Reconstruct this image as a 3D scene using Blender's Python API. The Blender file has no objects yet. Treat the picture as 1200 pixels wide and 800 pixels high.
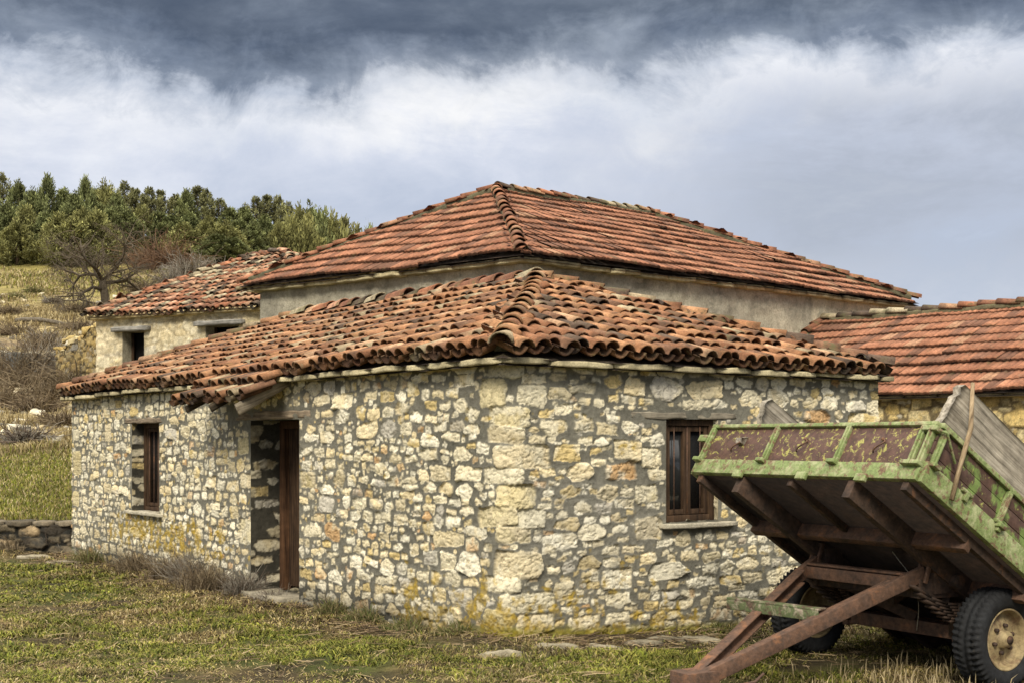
import bpy, math, random
import numpy as np
from mathutils import Vector

RNG = np.random.default_rng(11)
random.seed(5)
scene = bpy.context.scene
COL = scene.collection
EYE = 1.65
FPX = 1506.0          # focal length in photo pixels (1200 wide)
HOR = 517.0           # horizon row in the photo

# ------------------------------------------------------------------ noise
def _hash(ix, iy, iz, seed):
    h = (ix.astype(np.int64) * 374761393 + iy.astype(np.int64) * 668265263 + iz.astype(np.int64) * 2147483647 + seed * 974634777)
    h = (h ^ (h >> 13)) * 1274126177
    h = h ^ (h >> 16)
    return (h & 0xFFFFFF) / float(0xFFFFFF)

def vnoise(x, y, z=0.0, seed=0):
    x = np.asarray(x, float); y = np.asarray(y, float); z = np.zeros_like(x) + z
    ix, iy, iz = np.floor(x), np.floor(y), np.floor(z)
    fx, fy, fz = x - ix, y - iy, z - iz
    fx = fx * fx * (3 - 2 * fx); fy = fy * fy * (3 - 2 * fy); fz = fz * fz * (3 - 2 * fz)
    r = 0
    for a in (0, 1):
        for b in (0, 1):
            for c in (0, 1):
                if c == 1 and not np.any(fz): continue
                w = (fx if a else 1 - fx) * (fy if b else 1 - fy) * (fz if c else 1 - fz)
                r = r + w * _hash(ix + a, iy + b, iz + c, seed)
    return r * 2 - 1

def fbm(x, y, z=0.0, seed=0, oct=4):
    a, s, r, t = 1.0, 1.0, 0.0, 0.0
    for o in range(oct):
        r = r + a * vnoise(np.asarray(x) * s + 17.3 * o, np.asarray(y) * s + 9.1 * o, np.asarray(z) * s, seed + o)
        t += a; a *= .5; s *= 2.03
    return r / t

def sstep(a, b, x):
    t = np.clip((np.asarray(x, float) - a) / (b - a), 0, 1)
    return t * t * (3 - 2 * t)

def unit(v):
    v = np.asarray(v, float)
    return v / np.linalg.norm(v)

# ------------------------------------------------------------------ mesh building
def np_mesh(name, V, Fs, mat, parent=None, C=None, smooth=False):
    V = np.asarray(V, float).reshape(-1, 3)
    if parent is not None:
        off = np.array(parent_world(parent)); V = V - off
    me = bpy.data.meshes.new(name)
    me.vertices.add(len(V)); me.vertices.foreach_set('co', V.astype(np.float32).ravel())
    Fs = [np.asarray(f, np.int64) for f in Fs if len(f)]
    nl = sum(f.size for f in Fs); nf = sum(len(f) for f in Fs)
    me.loops.add(nl); me.polygons.add(nf)
    me.loops.foreach_set('vertex_index', np.concatenate([f.ravel() for f in Fs]).astype(np.int32))
    tot = np.concatenate([np.full(len(f), f.shape[1]) for f in Fs])
    st = np.concatenate([[0], np.cumsum(tot)[:-1]])
    me.polygons.foreach_set('loop_start', st.astype(np.int32))
    if smooth: me.polygons.foreach_set('use_smooth', np.ones(nf, bool))
    me.update(calc_edges=True); me.validate()
    if C is not None:
        C = np.asarray(C, float).reshape(-1, C.shape[-1])
        if C.shape[1] == 3: C = np.hstack([C, np.ones((len(C), 1))])
        at = me.color_attributes.new('Col', 'FLOAT_COLOR', 'POINT')
        at.data.foreach_set('color', C.astype(np.float32).ravel())
    me.materials.append(mat)
    o = bpy.data.objects.new(name, me); COL.objects.link(o)
    if parent is not None: o.parent = parent
    return o

def parent_world(p):
    l = np.zeros(3)
    while p is not None:
        l += np.array(p.location); p = p.parent
    return l

class MB:
    def __init__(s): s.V = []; s.C = []; s.F = {}; s.n = 0
    def add(s, V, Fs, col=(1, 1, 1)):
        V = np.asarray(V, float).reshape(-1, 3)
        for f in Fs:
            f = np.asarray(f, np.int64)
            if f.size: s.F.setdefault(f.shape[1], []).append(f + s.n)
        c = np.asarray(col, float)
        if c.ndim == 1: c = np.tile(c, (len(V), 1))
        s.V.append(V); s.C.append(c); s.n += len(V)
    def build(s, name, mat, parent=None, smooth=False, bevel=0):
        o = np_mesh(name, np.vstack(s.V), [np.vstack(f) for f in s.F.values()], mat, parent, np.vstack(s.C), smooth)
        if bevel:
            m = o.modifiers.new('bevel', 'BEVEL'); m.width = bevel; m.segments = 2; m.limit_method = 'ANGLE'
        return o
    def box(s, c, ax, ay, az, col=(1, 1, 1), jit=0):
        """centre and three half-extent vectors"""
        c, ax, ay, az = map(np.asarray, (c, ax, ay, az))
        V = np.array([c + i * ax + j * ay + k * az for k in (-1, 1) for j in (-1, 1) for i in (-1, 1)], float)
        if jit: V += RNG.normal(0, jit, V.shape)
        s.add(V, [[[0, 2, 3, 1], [4, 5, 7, 6], [0, 1, 5, 4], [2, 6, 7, 3], [0, 4, 6, 2], [1, 3, 7, 5]]], col)
    def bar(s, p0, p1, w, h, up=(0, 0, 1), col=(1, 1, 1), jit=0):
        p0, p1 = np.asarray(p0, float), np.asarray(p1, float)
        d = p1 - p0; L = np.linalg.norm(d); d = d / L
        sd = np.cross(d, up); sd = sd / np.linalg.norm(sd); u = np.cross(sd, d)
        s.box((p0 + p1) / 2, d * L / 2, sd * w / 2, u * h / 2, col, jit)
    def slab(s, c, ax, ay, az, nx, ny, amp, seed, col=(1, 1, 1), taper=.0, cvar=.15):
        """irregular stone block / board: box with subdivided top loop, noise-pushed"""
        c, ax, ay, az = map(lambda a: np.asarray(a, float), (c, ax, ay, az))
        us = np.linspace(-1, 1, nx); ring = []
        cr = [(-1, -1), (-1, 1), (1, 1), (1, -1)]
        P = []
        prof = []
        for k in range(4):
            a, b = cr[k], cr[(k + 1) % 4]
            for t in np.linspace(0, 1, ny, endpoint=False): prof.append((a[0] + (b[0] - a[0]) * t, a[1] + (b[1] - a[1]) * t))
        prof = np.array(prof); m = len(prof)
        for i, u in enumerate(us):
            k = 1 - taper * (abs(u) ** 4)
            P.append(c + u * ax + (prof[:, :1] * ay + prof[:, 1:] * az) * k)
        P = np.array(P)
        Q = P.reshape(-1, 3)
        for d in range(3):
            Q[:, d] += amp * fbm(Q[:, 0] * 6 + d * 31, Q[:, 1] * 6, Q[:, 2] * 6 + seed, seed, 3)
        idx = np.arange(nx * m).reshape(nx, m)
        a = idx[:-1]; b = idx[1:]
        quads = np.stack([a, np.roll(a, -1, 1), np.roll(b, -1, 1), b], -1).reshape(-1, 4)
        n0 = len(Q)
        Q = np.vstack([Q, P[0].mean(0), P[-1].mean(0)])
        t0 = np.stack([np.full(m, n0), np.roll(idx[0], -1), idx[0]], -1)
        t1 = np.stack([np.full(m, n0 + 1), idx[-1], np.roll(idx[-1], -1)], -1)
        cc = np.asarray(col)[None, :] * (1 + cvar * fbm(Q[:, 0] * 9, Q[:, 1] * 9, Q[:, 2] * 9, seed + 3, 3))[:, None]
        s.add(Q, [quads, np.vstack([t0, t1])], cc)
    def tube(s, pts, rad, n=6, col=(1, 1, 1), caps=True):
        pts = np.asarray(pts, float); k = len(pts)
        rad = np.zeros(k) + rad
        T = np.gradient(pts, axis=0); T /= np.linalg.norm(T, axis=1)[:, None] + 1e-9
        ref = np.array([0, 0, 1.]) if abs(T[0][2]) < .9 else np.array([1., 0, 0])
        A = np.cross(T, ref); A /= np.linalg.norm(A, axis=1)[:, None] + 1e-9
        B = np.cross(T, A)
        th = np.linspace(0, 2 * np.pi, n, endpoint=False)
        V = pts[:, None] + rad[:, None, None] * (np.cos(th)[None, :, None] * A[:, None] + np.sin(th)[None, :, None] * B[:, None])
        idx = np.arange(k * n).reshape(k, n); a, b = idx[:-1], idx[1:]
        q = np.stack([a, np.roll(a, -1, 1), np.roll(b, -1, 1), b], -1).reshape(-1, 4)
        F = [q]
        s.add(V.reshape(-1, 3), F, col)
        if caps:
            s.F.setdefault(n, []).append((np.array([idx[0][::-1], idx[-1]]) + s.n - k * n))
    def lathe(s, c, axis, prof, n=48, col=(1, 1, 1), mod=None):
        """prof: (r, x) pairs, x along axis"""
        c = np.asarray(c, float); ax = unit(axis)
        ref = np.array([0, 0, 1.]); A = unit(np.cross(ax, ref)); B = np.cross(ax, A)
        th = np.linspace(0, 2 * np.pi, n, endpoint=False)
        prof = np.asarray(prof, float); k = len(prof)
        R = np.tile(prof[:, 0][:, None], (1, n)); X = np.tile(prof[:, 1][:, None], (1, n))
        if mod is not None: R = R + mod(R, X, th[None, :])
        V = c + X[..., None] * ax + R[..., None] * (np.cos(th)[None, :, None] * A + np.sin(th)[None, :, None] * B)
        idx = np.arange(k * n).reshape(k, n); a, b = idx[:-1], idx[1:]
        q = np.stack([a, b, np.roll(b, -1, 1), np.roll(a, -1, 1)], -1).reshape(-1, 4)
        s.add(V.reshape(-1, 3), [q], col)

def empty(name, loc, label=None, cat=None, group=None):
    o = bpy.data.objects.new(name, None); COL.objects.link(o)
    o.location = loc; o.empty_display_size = .2
    if label: tag(o, label, cat, group)
    return o

def tag(o, label=None, cat=None, group=None, kind=None):
    if label: o['label'] = label
    if cat: o['category'] = cat
    if group: o['group'] = group
    if kind: o['kind'] = kind
    return o

def dup(root, loc, rz=0, scale=1.0, label=None):
    r = root.copy(); COL.objects.link(r); r.location = loc; r.rotation_euler = (0, 0, rz)
    r.scale = (scale, scale, scale) if np.isscalar(scale) else scale
    if label: r['label'] = label
    for ch in list(root.children):
        c = ch.copy(); COL.objects.link(c); c.parent = r
        for g in list(ch.children):
            d = g.copy(); COL.objects.link(d); d.parent = c
    return r

# ------------------------------------------------------------------ materials
def new_mat(name):
    m = bpy.data.materials.new(name); m.use_nodes = True
    nt = m.node_tree; b = nt.nodes['Principled BSDF']
    return m, nt, b

def N(nt, t, **kw):
    n = nt.nodes.new(t)
    for k, v in kw.items(): setattr(n, k, v)
    return n

def noise_node(nt, scale, detail=6, rough=.6, vec=None, dist=0):
    n = N(nt, 'ShaderNodeTexNoise'); n.inputs['Scale'].default_value = scale
    n.inputs['Detail'].default_value = detail; n.inputs['Roughness'].default_value = rough
    n.inputs['Distortion'].default_value = dist
    if vec is not None: nt.links.new(vec, n.inputs['Vector'])
    return n

def ramp(nt, fac, stops):
    r = N(nt, 'ShaderNodeValToRGB'); nt.links.new(fac, r.inputs['Fac'])
    el = r.color_ramp.elements
    while len(el) < len(stops): el.new(.5)
    for e, (p, c) in zip(el, stops):
        e.position = p; e.color = (*c, 1) if len(c) == 3 else c
    return r

def geo_vec(nt, obj=False):
    if obj:
        return N(nt, 'ShaderNodeTexCoord').outputs['Object']
    return N(nt, 'ShaderNodeNewGeometry').outputs['Position']

def attr_mat(name, rough=.9, s1=14, s2=70, amt=.5, bump=.5, bscale=60, bdist=.01, spec=.2, translucent=0, moss=None, tint=None):
    """colour from the mesh's Col attribute, broken up by two noises, plus bump"""
    m, nt, b = new_mat(name); L = nt.links
    at = N(nt, 'ShaderNodeAttribute', attribute_name='Col')
    v = geo_vec(nt)
    n1 = noise_node(nt, s1, 8, .65, v); n2 = noise_node(nt, s2, 6, .7, v)
    r1 = ramp(nt, n1.outputs['Fac'], [(.3, (1 - amt,) * 3), (.7, (1 + amt * .6,) * 3)])
    r2 = ramp(nt, n2.outputs['Fac'], [(.3, (1 - amt * .8,) * 3), (.7, (1 + amt * .5,) * 3)])
    m1 = N(nt, 'ShaderNodeMix', data_type='RGBA', blend_type='MULTIPLY'); m1.inputs[0].default_value = 1
    L.new(at.outputs['Color'], m1.inputs[6]); L.new(r1.outputs['Color'], m1.inputs[7])
    m2 = N(nt, 'ShaderNodeMix', data_type='RGBA', blend_type='MULTIPLY'); m2.inputs[0].default_value = 1
    L.new(m1.outputs[2], m2.inputs[6]); L.new(r2.outputs['Color'], m2.inputs[7])
    out = m2.outputs[2]
    for extra in (moss or []):      # (scale, lo, hi, colour, strength)
        sc, lo, hi, c, stg = extra
        n3 = noise_node(nt, sc, 7, .7, v, .3)
        r3 = ramp(nt, n3.outputs['Fac'], [(lo, (0, 0, 0)), (hi, (stg,) * 3)])
        m3 = N(nt, 'ShaderNodeMix', data_type='RGBA'); L.new(r3.outputs['Color'], m3.inputs[0])
        L.new(out, m3.inputs[6]); m3.inputs[7].default_value = (*c, 1)
        out = m3.outputs[2]
    L.new(out, b.inputs['Base Color'])
    b.inputs['Roughness'].default_value = rough; b.inputs['Specular IOR Level'].default_value = spec
    if bump:
        nb = noise_node(nt, bscale, 8, .7, v)
        bp = N(nt, 'ShaderNodeBump'); bp.inputs['Strength'].default_value = bump; bp.inputs['Distance'].default_value = bdist
        L.new(nb.outputs['Fac'], bp.inputs['Height']); L.new(bp.outputs['Normal'], b.inputs['Normal'])
    return m

def paint_mat(name, base, under, scale, lo, hi, stretch=None, third=None, bump=.5, rough=.65, metallic=0):
    """worn surface: 'base' flaking off to 'under' following noise; optional third blotches"""
    m, nt, b = new_mat(name); L = nt.links
    v = geo_vec(nt, True)
    mp = N(nt, 'ShaderNodeMapping'); L.new(v, mp.inputs['Vector'])
    if stretch: mp.inputs['Scale'].default_value = stretch
    n = noise_node(nt, scale, 10, .68, mp.outputs['Vector'], .4)
    r = ramp(nt, n.outputs['Fac'], [(lo, (0, 0, 0)), (hi, (1, 1, 1))])
    n2 = noise_node(nt, scale * 3.1, 8, .7, v)
    v1 = ramp(nt, n2.outputs['Fac'], [(.25, tuple(c * .45 for c in base)), (.55, base), (.8, tuple(min(1, c * 1.5) for c in base))])
    v2 = ramp(nt, n2.outputs['Fac'], [(.25, tuple(c * .4 for c in under)), (.5, under), (.8, tuple(min(1, c * 1.7) for c in under))])
    mx = N(nt, 'ShaderNodeMix', data_type='RGBA'); L.new(r.outputs['Color'], mx.inputs[0])
    L.new(v2.outputs['Color'], mx.inputs[6]); L.new(v1.outputs['Color'], mx.inputs[7])
    out = mx.outputs[2]
    if third:
        c, sc, lo3, hi3 = third
        n3 = noise_node(nt, sc, 9, .7, mp.outputs['Vector'], .6)
        r3 = ramp(nt, n3.outputs['Fac'], [(lo3, (0, 0, 0)), (hi3, (1, 1, 1))])
        m3 = N(nt, 'ShaderNodeMix', data_type='RGBA'); L.new(r3.outputs['Color'], m3.inputs[0])
        L.new(out, m3.inputs[6]); m3.inputs[7].default_value = (*c, 1); out = m3.outputs[2]
    L.new(out, b.inputs['Base Color']); b.inputs['Roughness'].default_value = rough
    b.inputs['Specular IOR Level'].default_value = .3; b.inputs['Metallic'].default_value = metallic
    bp = N(nt, 'ShaderNodeBump'); bp.inputs['Strength'].default_value = bump; bp.inputs['Distance'].default_value = .006
    ad = N(nt, 'ShaderNodeMath', operation='ADD'); L.new(n.outputs['Fac'], ad.inputs[0]); L.new(n2.outputs['Fac'], ad.inputs[1])
    L.new(ad.outputs[0], bp.inputs['Height']); L.new(bp.outputs['Normal'], b.inputs['Normal'])
    return m

def wood_mat(name, c0, c1, axis, freq=40, stretch=.06, rough=.85, bump=.6):
    """weathered wood, grain running along the world direction 'axis'"""
    m, nt, b = new_mat(name); L = nt.links
    v = geo_vec(nt)
    ax = Vector(axis).normalized(); q = ax.to_track_quat('X', 'Z').inverted().to_euler()
    mp = N(nt, 'ShaderNodeMapping', vector_type='POINT'); mp.inputs['Rotation'].default_value = q
    L.new(v, mp.inputs['Vector'])
    mp2 = N(nt, 'ShaderNodeMapping'); mp2.inputs['Scale'].default_value = (stretch, 1, 1); L.new(mp.outputs['Vector'], mp2.inputs['Vector'])
    n = noise_node(nt, freq, 8, .65, mp2.outputs['Vector'], .5)
    n2 = noise_node(nt, 7, 5, .6, v)
    r = ramp(nt, n.outputs['Fac'], [(.3, tuple(c * .25 for c in c0)), (.45, c0), (.68, c1)])
    r2 = ramp(nt, n2.outputs['Fac'], [(.3, (.6,) * 3), (.7, (1.2,) * 3)])
    mx = N(nt, 'ShaderNodeMix', data_type='RGBA', blend_type='MULTIPLY'); mx.inputs[0].default_value = 1
    L.new(r.outputs['Color'], mx.inputs[6]); L.new(r2.outputs['Color'], mx.inputs[7])
    L.new(mx.outputs[2], b.inputs['Base Color']); b.inputs['Roughness'].default_value = rough
    b.inputs['Specular IOR Level'].default_value = .2
    bp = N(nt, 'ShaderNodeBump'); bp.inputs['Strength'].default_value = bump; bp.inputs['Distance'].default_value = .006
    L.new(n.outputs['Fac'], bp.inputs['Height']); L.new(bp.outputs['Normal'], b.inputs['Normal'])
    return m

M = {}
M['rubble'] = attr_mat('rubble_masonry', .92, 22, 90, .24, .8, 75, .010)
M['block'] = attr_mat('sandstone_masonry', .92, 8, 45, .45, .8, 50, .02)
M['plaster'] = attr_mat('roughcast_plaster', .95, 1.6, 26, .42, 1.0, 34, .03,
                        moss=[(2.2, .52, .70, (.15, .14, .11), .7), (9, .56, .68, (.17, .16, .12), .7), (1.1, .58, .64, (.52, .47, .36), .6)])
M['tile'] = attr_mat('clay_tile', .88, 9, 55, .5, .5, 80, .006,
                     moss=[(5, .50, .70, (.045, .035, .025), .7), (13, .58, .70, (.27, .23, .14), .6), (3.1, .57, .72, (.16, .14, .05), .5)])
M['tile_flat'] = attr_mat('clay_tile_pressed', .88, 5, 40, .45, .5, 80, .006,
                          moss=[(1.6, .5, .74, (.13, .07, .042), .5), (9, .60, .75, (.30, .24, .16), .5), (4.2, .58, .7, (.12, .11, .05), .55)])
M['tile_old'] = attr_mat('clay_tile_lichened', .9, 7, 40, .55, .5, 60, .008,
                         moss=[(6, .47, .64, (.035, .03, .022), .75), (9, .55, .7, (.34, .30, .2), .55)])
M['cap'] = attr_mat('ridge_tile_mossy', .92, 9, 50, .5, .6, 60, .01,
                    moss=[(4.5, .5, .64, (.10, .095, .045), .85), (12, .58, .68, (.04, .035, .028), .75)])
M['ledge'] = attr_mat('ledge_stone', .92, 7, 60, .45, .8, 50, .012, moss=[(4, .55, .7, (.16, .14, .08), .7)])
M['ground'] = attr_mat('ground_soil_grass', .97, 2.5, 24, .5, 1.0, 26, .06)
M['blade'] = attr_mat('grass_blade', .8, .8, 9, .3, 0)
M['twig'] = attr_mat('dry_twig', .9, 6, 40, .3, 0)
M['bark'] = attr_mat('bark', .95, 10, 60, .5, .8, 40, .02)
M['leaf'] = attr_mat('conifer_foliage', .85, .5, 4, .35, 0)
M['stone'] = attr_mat('field_stone', .95, 6, 50, .45, .8, 40, .02, moss=[(5, .5, .66, (.05, .05, .045), .7)])
M['rust'] = paint_mat('rusty_steel', (.15, .082, .052), (.075, .048, .036), 9, .38, .62, third=((.29, .13, .06), 6, .54, .72), rough=.8)
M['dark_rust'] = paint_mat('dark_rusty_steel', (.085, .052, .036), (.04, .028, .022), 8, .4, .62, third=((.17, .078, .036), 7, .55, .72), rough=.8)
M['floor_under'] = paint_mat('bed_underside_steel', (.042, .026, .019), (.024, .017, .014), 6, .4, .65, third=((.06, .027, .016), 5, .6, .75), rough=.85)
M['green'] = paint_mat('flaking_green_paint', (.185, .235, .085), (.14, .085, .05), 17, .41, .49, third=((.40, .40, .23), 9, .48, .70))
M['green_flake'] = paint_mat('green_paint_on_boards', (.15, .21, .06), (.075, .042, .032), 4.5, .50, .56, stretch=(1, 1, 1), third=((.32, .33, .09), 24, .60, .68))
M['panel'] = paint_mat('brown_panel_with_yellow_flakes', (.115, .062, .046), (.075, .042, .034), 7, .4, .6, third=((.34, .32, .09), 20, .545, .62))
M['rubber'] = paint_mat('old_tyre_rubber', (.020, .021, .023), (.012, .012, .013), 8, .4, .6, third=((.07, .06, .045), 10, .62, .78), rough=.8)
M['rim'] = paint_mat('ochre_wheel_paint', (.33, .255, .135), (.16, .105, .06), 8, .38, .52, third=((.09, .05, .03), 12, .6, .7))
M['brownwood'] = wood_mat('brown_joinery', (.05, .029, .017), (.105, .062, .034), (0, 0, 1), 30)
M['glass'], _nt, _b = new_mat('dark_window_glass')
_b.inputs['Base Color'].default_value = (.02, .021, .022, 1); _b.inputs['Roughness'].default_value = .12
_n = noise_node(_nt, 5, 3, .5, geo_vec(_nt)); _r = ramp(_nt, _n.outputs['Fac'], [(.3, (.03,) * 3), (.8, (.22,) * 3)]); _nt.links.new(_r.outputs['Color'], _b.inputs['Roughness'])
M['black'] = paint_mat('dark_interior', (.012, .011, .010), (.006, .006, .006), 5, .4, .6)

# ------------------------------------------------------------------ layout
uL = np.array([-.598, .8015, 0]); uL = uL / np.linalg.norm(uL)
uR = np.array([uL[1], -uL[0], 0])
UP = np.array([0, 0, 1.])
HC = np.array([-.06, 10.76, 0])        # near corner of the stone house
HL, HW = 11.2, 4.95                     # length of left and right wall

# ------------------------------------------------------------------ terrain
_PY = np.array([-60, 20.3, 20.35, 24, 28, 36, 42, 50, 60, 75, 100, 140, 220, 400])
_PZ = np.array([0, 0, .36, .85, 1.41, 2.53, 3.66, 5.6, 8.2, 11.9, 17.2, 21, 22, 22])
def ground_z(x, y, micro=True):
    x = np.asarray(x, float); y = np.asarray(y, float)
    ys = y + .9 * fbm(x * .15, y * .15, 0, 77, 2) * sstep(22, 30, y)
    p = np.interp(ys, _PY, _PZ)
    r = x / np.maximum(y, 1)
    lo = -.10 + .03 * fbm(x * .03, y * .03, 0, 5, 2)
    k = 1 - sstep(lo - .11, lo, r)
    behind = sstep(-6.95, -6.8, x) * (1 - sstep(24, 30, y))       # house plot behind the corner stays level
    z = p * k * (1 - behind)
    z = z - .18 * np.clip(x / 2.3, 0, 1) * (1 - sstep(16, 30, y))
    d0 = x - HC[0]; d1 = y - HC[1]; a = d0 * uL[0] + d1 * uL[1]; b = -(d0 * uR[0] + d1 * uR[1])
    z = z - .09 * sstep(.2, 1.5, a) * (1 - sstep(11.5, 12.5, a)) * (1 - sstep(2.5, 6, b))
    if micro:
        z = z + .05 * fbm(x * .55, y * .55, 0, 21, 3) * (.35 + sstep(22, 40, y) * 5) * sstep(-9, -3, -np.abs(x - 3) * sstep(1, 3, np.abs(x - 3)) + 0 * y)
        z = z + .012 * fbm(x * 4, y * 4, 0, 23, 3)
        z = z + .25 * fbm(x * .22, y * .22, 0, 29, 3) * sstep(24, 40, y)
    return z

def gz(x, y): return float(ground_z(np.array([x]), np.array([y]))[0])

def ray_ground(px, py):
    """where the sight line through a photo pixel first meets the terrain"""
    ys = np.linspace(8, 160, 6000); xs = (px - 600) / FPX * ys
    zs = EYE - (py - HOR) / FPX * ys
    g = ground_z(xs, ys)
    i = np.argmax(zs <= g)
    return np.array([xs[i], ys[i], g[i]])

def in_house(x, y, m=0.0):
    d = np.stack([np.asarray(x) - HC[0], np.asarray(y) - HC[1]], -1)
    a = d @ uL[:2]; b = d @ uR[:2]
    return (a > -m) & (a < HL + m) & (b > -m) & (b < HW + m)

def grass_tint(x, y):
    """0 straw .. 1 green"""
    return np.clip(.46 + 1.1 * fbm(x * .55, y * .4, 0, 41, 4) + 1.1 * fbm(x * 2.6, y * 2.6, 0, 43, 4), 0, 1)

def build_ground():
    xs = np.concatenate([-np.geomspace(1500, 15, 46), np.arange(-14.4, 8.6, .085), np.geomspace(9, 1500, 42)])
    ys = np.concatenate([np.linspace(-60, 6.5, 22), np.arange(7, 24, .085), np.geomspace(24.2, 160, 190), np.geomspace(165, 2000, 26)])
    X, Y = np.meshgrid(xs, ys)
    Z = ground_z(X, Y)
    V = np.stack([X, Y, Z], -1).reshape(-1, 3)
    ny, nx = X.shape; I = np.arange(nx * ny).reshape(ny, nx)
    q = np.stack([I[:-1, :-1], I[:-1, 1:], I[1:, 1:], I[1:, :-1]], -1).reshape(-1, 4)
    x, y = V[:, 0], V[:, 1]
    t = grass_tint(x, y)[:, None]
    straw = np.array([.20, .15, .062]); green = np.array([.095, .11, .024]); soil = np.array([.060, .043, .025])
    c = straw * (1 - t) + green * t
    s = np.clip(.25 + 1.5 * fbm(x * 1.8, y * 1.8, 0, 47, 4), 0, .85)[:, None]
    c = c * (1 - s) + soil * s
    # drier, browner beside the house walls
    d = np.stack([x - HC[0], y - HC[1]], -1); a = d @ uL[:2]; b = d @ uR[:2]
    dist = np.maximum(np.maximum(-a, -b), 0)
    near = (1 - sstep(.1, 1.1, dist + .5 * fbm(x * 1.1, y * 1.1, 0, 49, 3)))[:, None] * .8
    c = c * (1 - near) + np.array([.10, .072, .04]) * near
    bk = (sstep(20.4, 21, y) * (1 - sstep(26, 29, y)))[:, None] * .7
    c = c * (1 - bk) + np.array([.14, .135, .04]) * (1 + .5 * fbm(x * 2, y * 2, 0, 58, 3))[:, None] * bk
    # hillside: dry below, green pasture under the trees
    h = sstep(26, 34, y)[:, None]
    dry = np.array([.42, .33, .16]); oliv = np.array([.29, .245, .075])
    g2 = np.clip(sstep(53, 64, y + 8 * fbm(x * .2, y * .2, 0, 51, 3)) * (1 - sstep(-.28, -.2, x / np.maximum(y, 1))) + .35 * fbm(x * .3, y * .3, 0, 53, 4), 0, 1)[:, None]
    hc = dry * (1 - g2) + oliv * g2
    hc = hc * (1 + .6 * fbm(x * .8, y * .8, 0, 55, 4))[:, None]
    er = sstep(.12, .4, fbm(x * .35, y * .5, 0, 57, 4))[:, None]; hc = hc * (1 - er) + np.array([.26, .19, .11]) * er
    c = c * (1 - h) + hc * h
    o = np_mesh('ground', V, [q], M['ground'], None, c, True)
    o['kind'] = 'structure'

build_ground()

# ------------------------------------------------------------------ rubble masonry
class Stone: pass

def make_stone(cu, cv, w, h, rng, square=4.0, ncut=None, boxy=False):
    s = Stone(); s.u, s.v, s.a, s.b = cu, cv, w / 2, h / 2
    n = ncut or rng.integers(6, 9)
    ph = np.linspace(0, 2 * np.pi, n, endpoint=False) + rng.uniform(0, 6.28) + rng.normal(0, .22, n)
    if rng.random() < .55:   # boxy: make four of the cuts axis-like
        ph[:4] = np.array([0, .5, 1, 1.5]) * np.pi + rng.normal(0, .09, 4)
    if boxy:
        ph = np.array([0, .25, .5, .75, 1, 1.25, 1.5, 1.75]) * np.pi + rng.normal(0, .05, 8); n = 8
    ph = np.sort(ph)
    s.n = np.stack([np.cos(ph), np.sin(ph)], -1)
    q = square / (square - 1)
    sup = (np.abs(s.a * s.n[:, 0]) ** q + np.abs(s.b * s.n[:, 1]) ** q) ** (1 / q)
    s.c = sup * (rng.uniform(.93, 1.0, n) if boxy else rng.uniform(.76, .99, n))
    return s

def stone_sd(s, U, V):
    U = U - s.u; V = V - s.v
    d = U * s.n[0, 0] + V * s.n[0, 1] - s.c[0]
    for i in range(1, len(s.c)):
        d = np.maximum(d, U * s.n[i, 0] + V * s.n[i, 1] - s.c[i])
    return d

def pack(u0, u1, v0, v1, classes, rng, manual=(), holes=(), gap=.012, res=.012, wmod=None, course=None, laid=None):
    nu, nv = int((u1 - u0) / res) + 1, int((v1 - v0) / res) + 1
    occ = np.zeros((nv, nu), bool)
    for (a, b, c, d) in holes:
        occ[max(0, int((c - v0) / res)):max(0, int((d - v0) / res)), max(0, int((a - u0) / res)):max(0, int((b - u0) / res))] = True
    out = []
    def place(s, force=False):
        m = gap + .003
        i0, i1 = max(0, int((s.u - s.a - m - u0) / res)), min(nu, int((s.u + s.a + m - u0) / res) + 2)
        j0, j1 = max(0, int((s.v - s.b - m - v0) / res)), min(nv, int((s.v + s.b + m - v0) / res) + 2)
        if i1 <= i0 or j1 <= j0: return False
        U, V = np.meshgrid(u0 + np.arange(i0, i1) * res, v0 + np.arange(j0, j1) * res)
        sd = stone_sd(s, U, V)
        w = occ[j0:j1, i0:i1]
        if not force and np.any(w & (sd < gap)): return False
        w |= sd < 0
        out.append(s); return True
    for mnl in manual: place(make_stone(*mnl[:4], rng, 7.0, None, True), True)
    for (lu, lv, lw, lh) in (laid or ()): place(make_stone(lu, lv, lw, lh, rng, 5.0))
    for (wa, wb, ha, hb, tries) in classes:
        cu = rng.uniform(u0, u1, tries); cv = rng.uniform(v0, v1, tries)
        ww = rng.uniform(wa, wb, tries); hh = rng.uniform(ha, hb, tries)
        for k in range(tries):
            j, i = int((cv[k] - v0) / res), int((cu[k] - u0) / res)
            w, h = ww[k], hh[k]
            if course and cu[k] > course[0]: cv[k] = np.clip(round((cv[k] - course[1]) / course[2]) * course[2] + course[1] + rng.normal(0, .018), v0, v1 - .01)
            if wmod is not None:
                fw, fh = wmod(cu[k], cv[k]); w *= fw; h *= fh
            j = int((cv[k] - v0) / res)
            if occ[j, i]: continue
            di = int(w * .36 / res); dj = int(h * .36 / res)
            if occ[j, min(nu - 1, i + di)] or occ[j, max(0, i - di)] or occ[min(nv - 1, j + dj), i] or occ[max(0, j - dj), i]: continue
            place(make_stone(cu[k], cv[k], w, h, rng))
    return out

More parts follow.
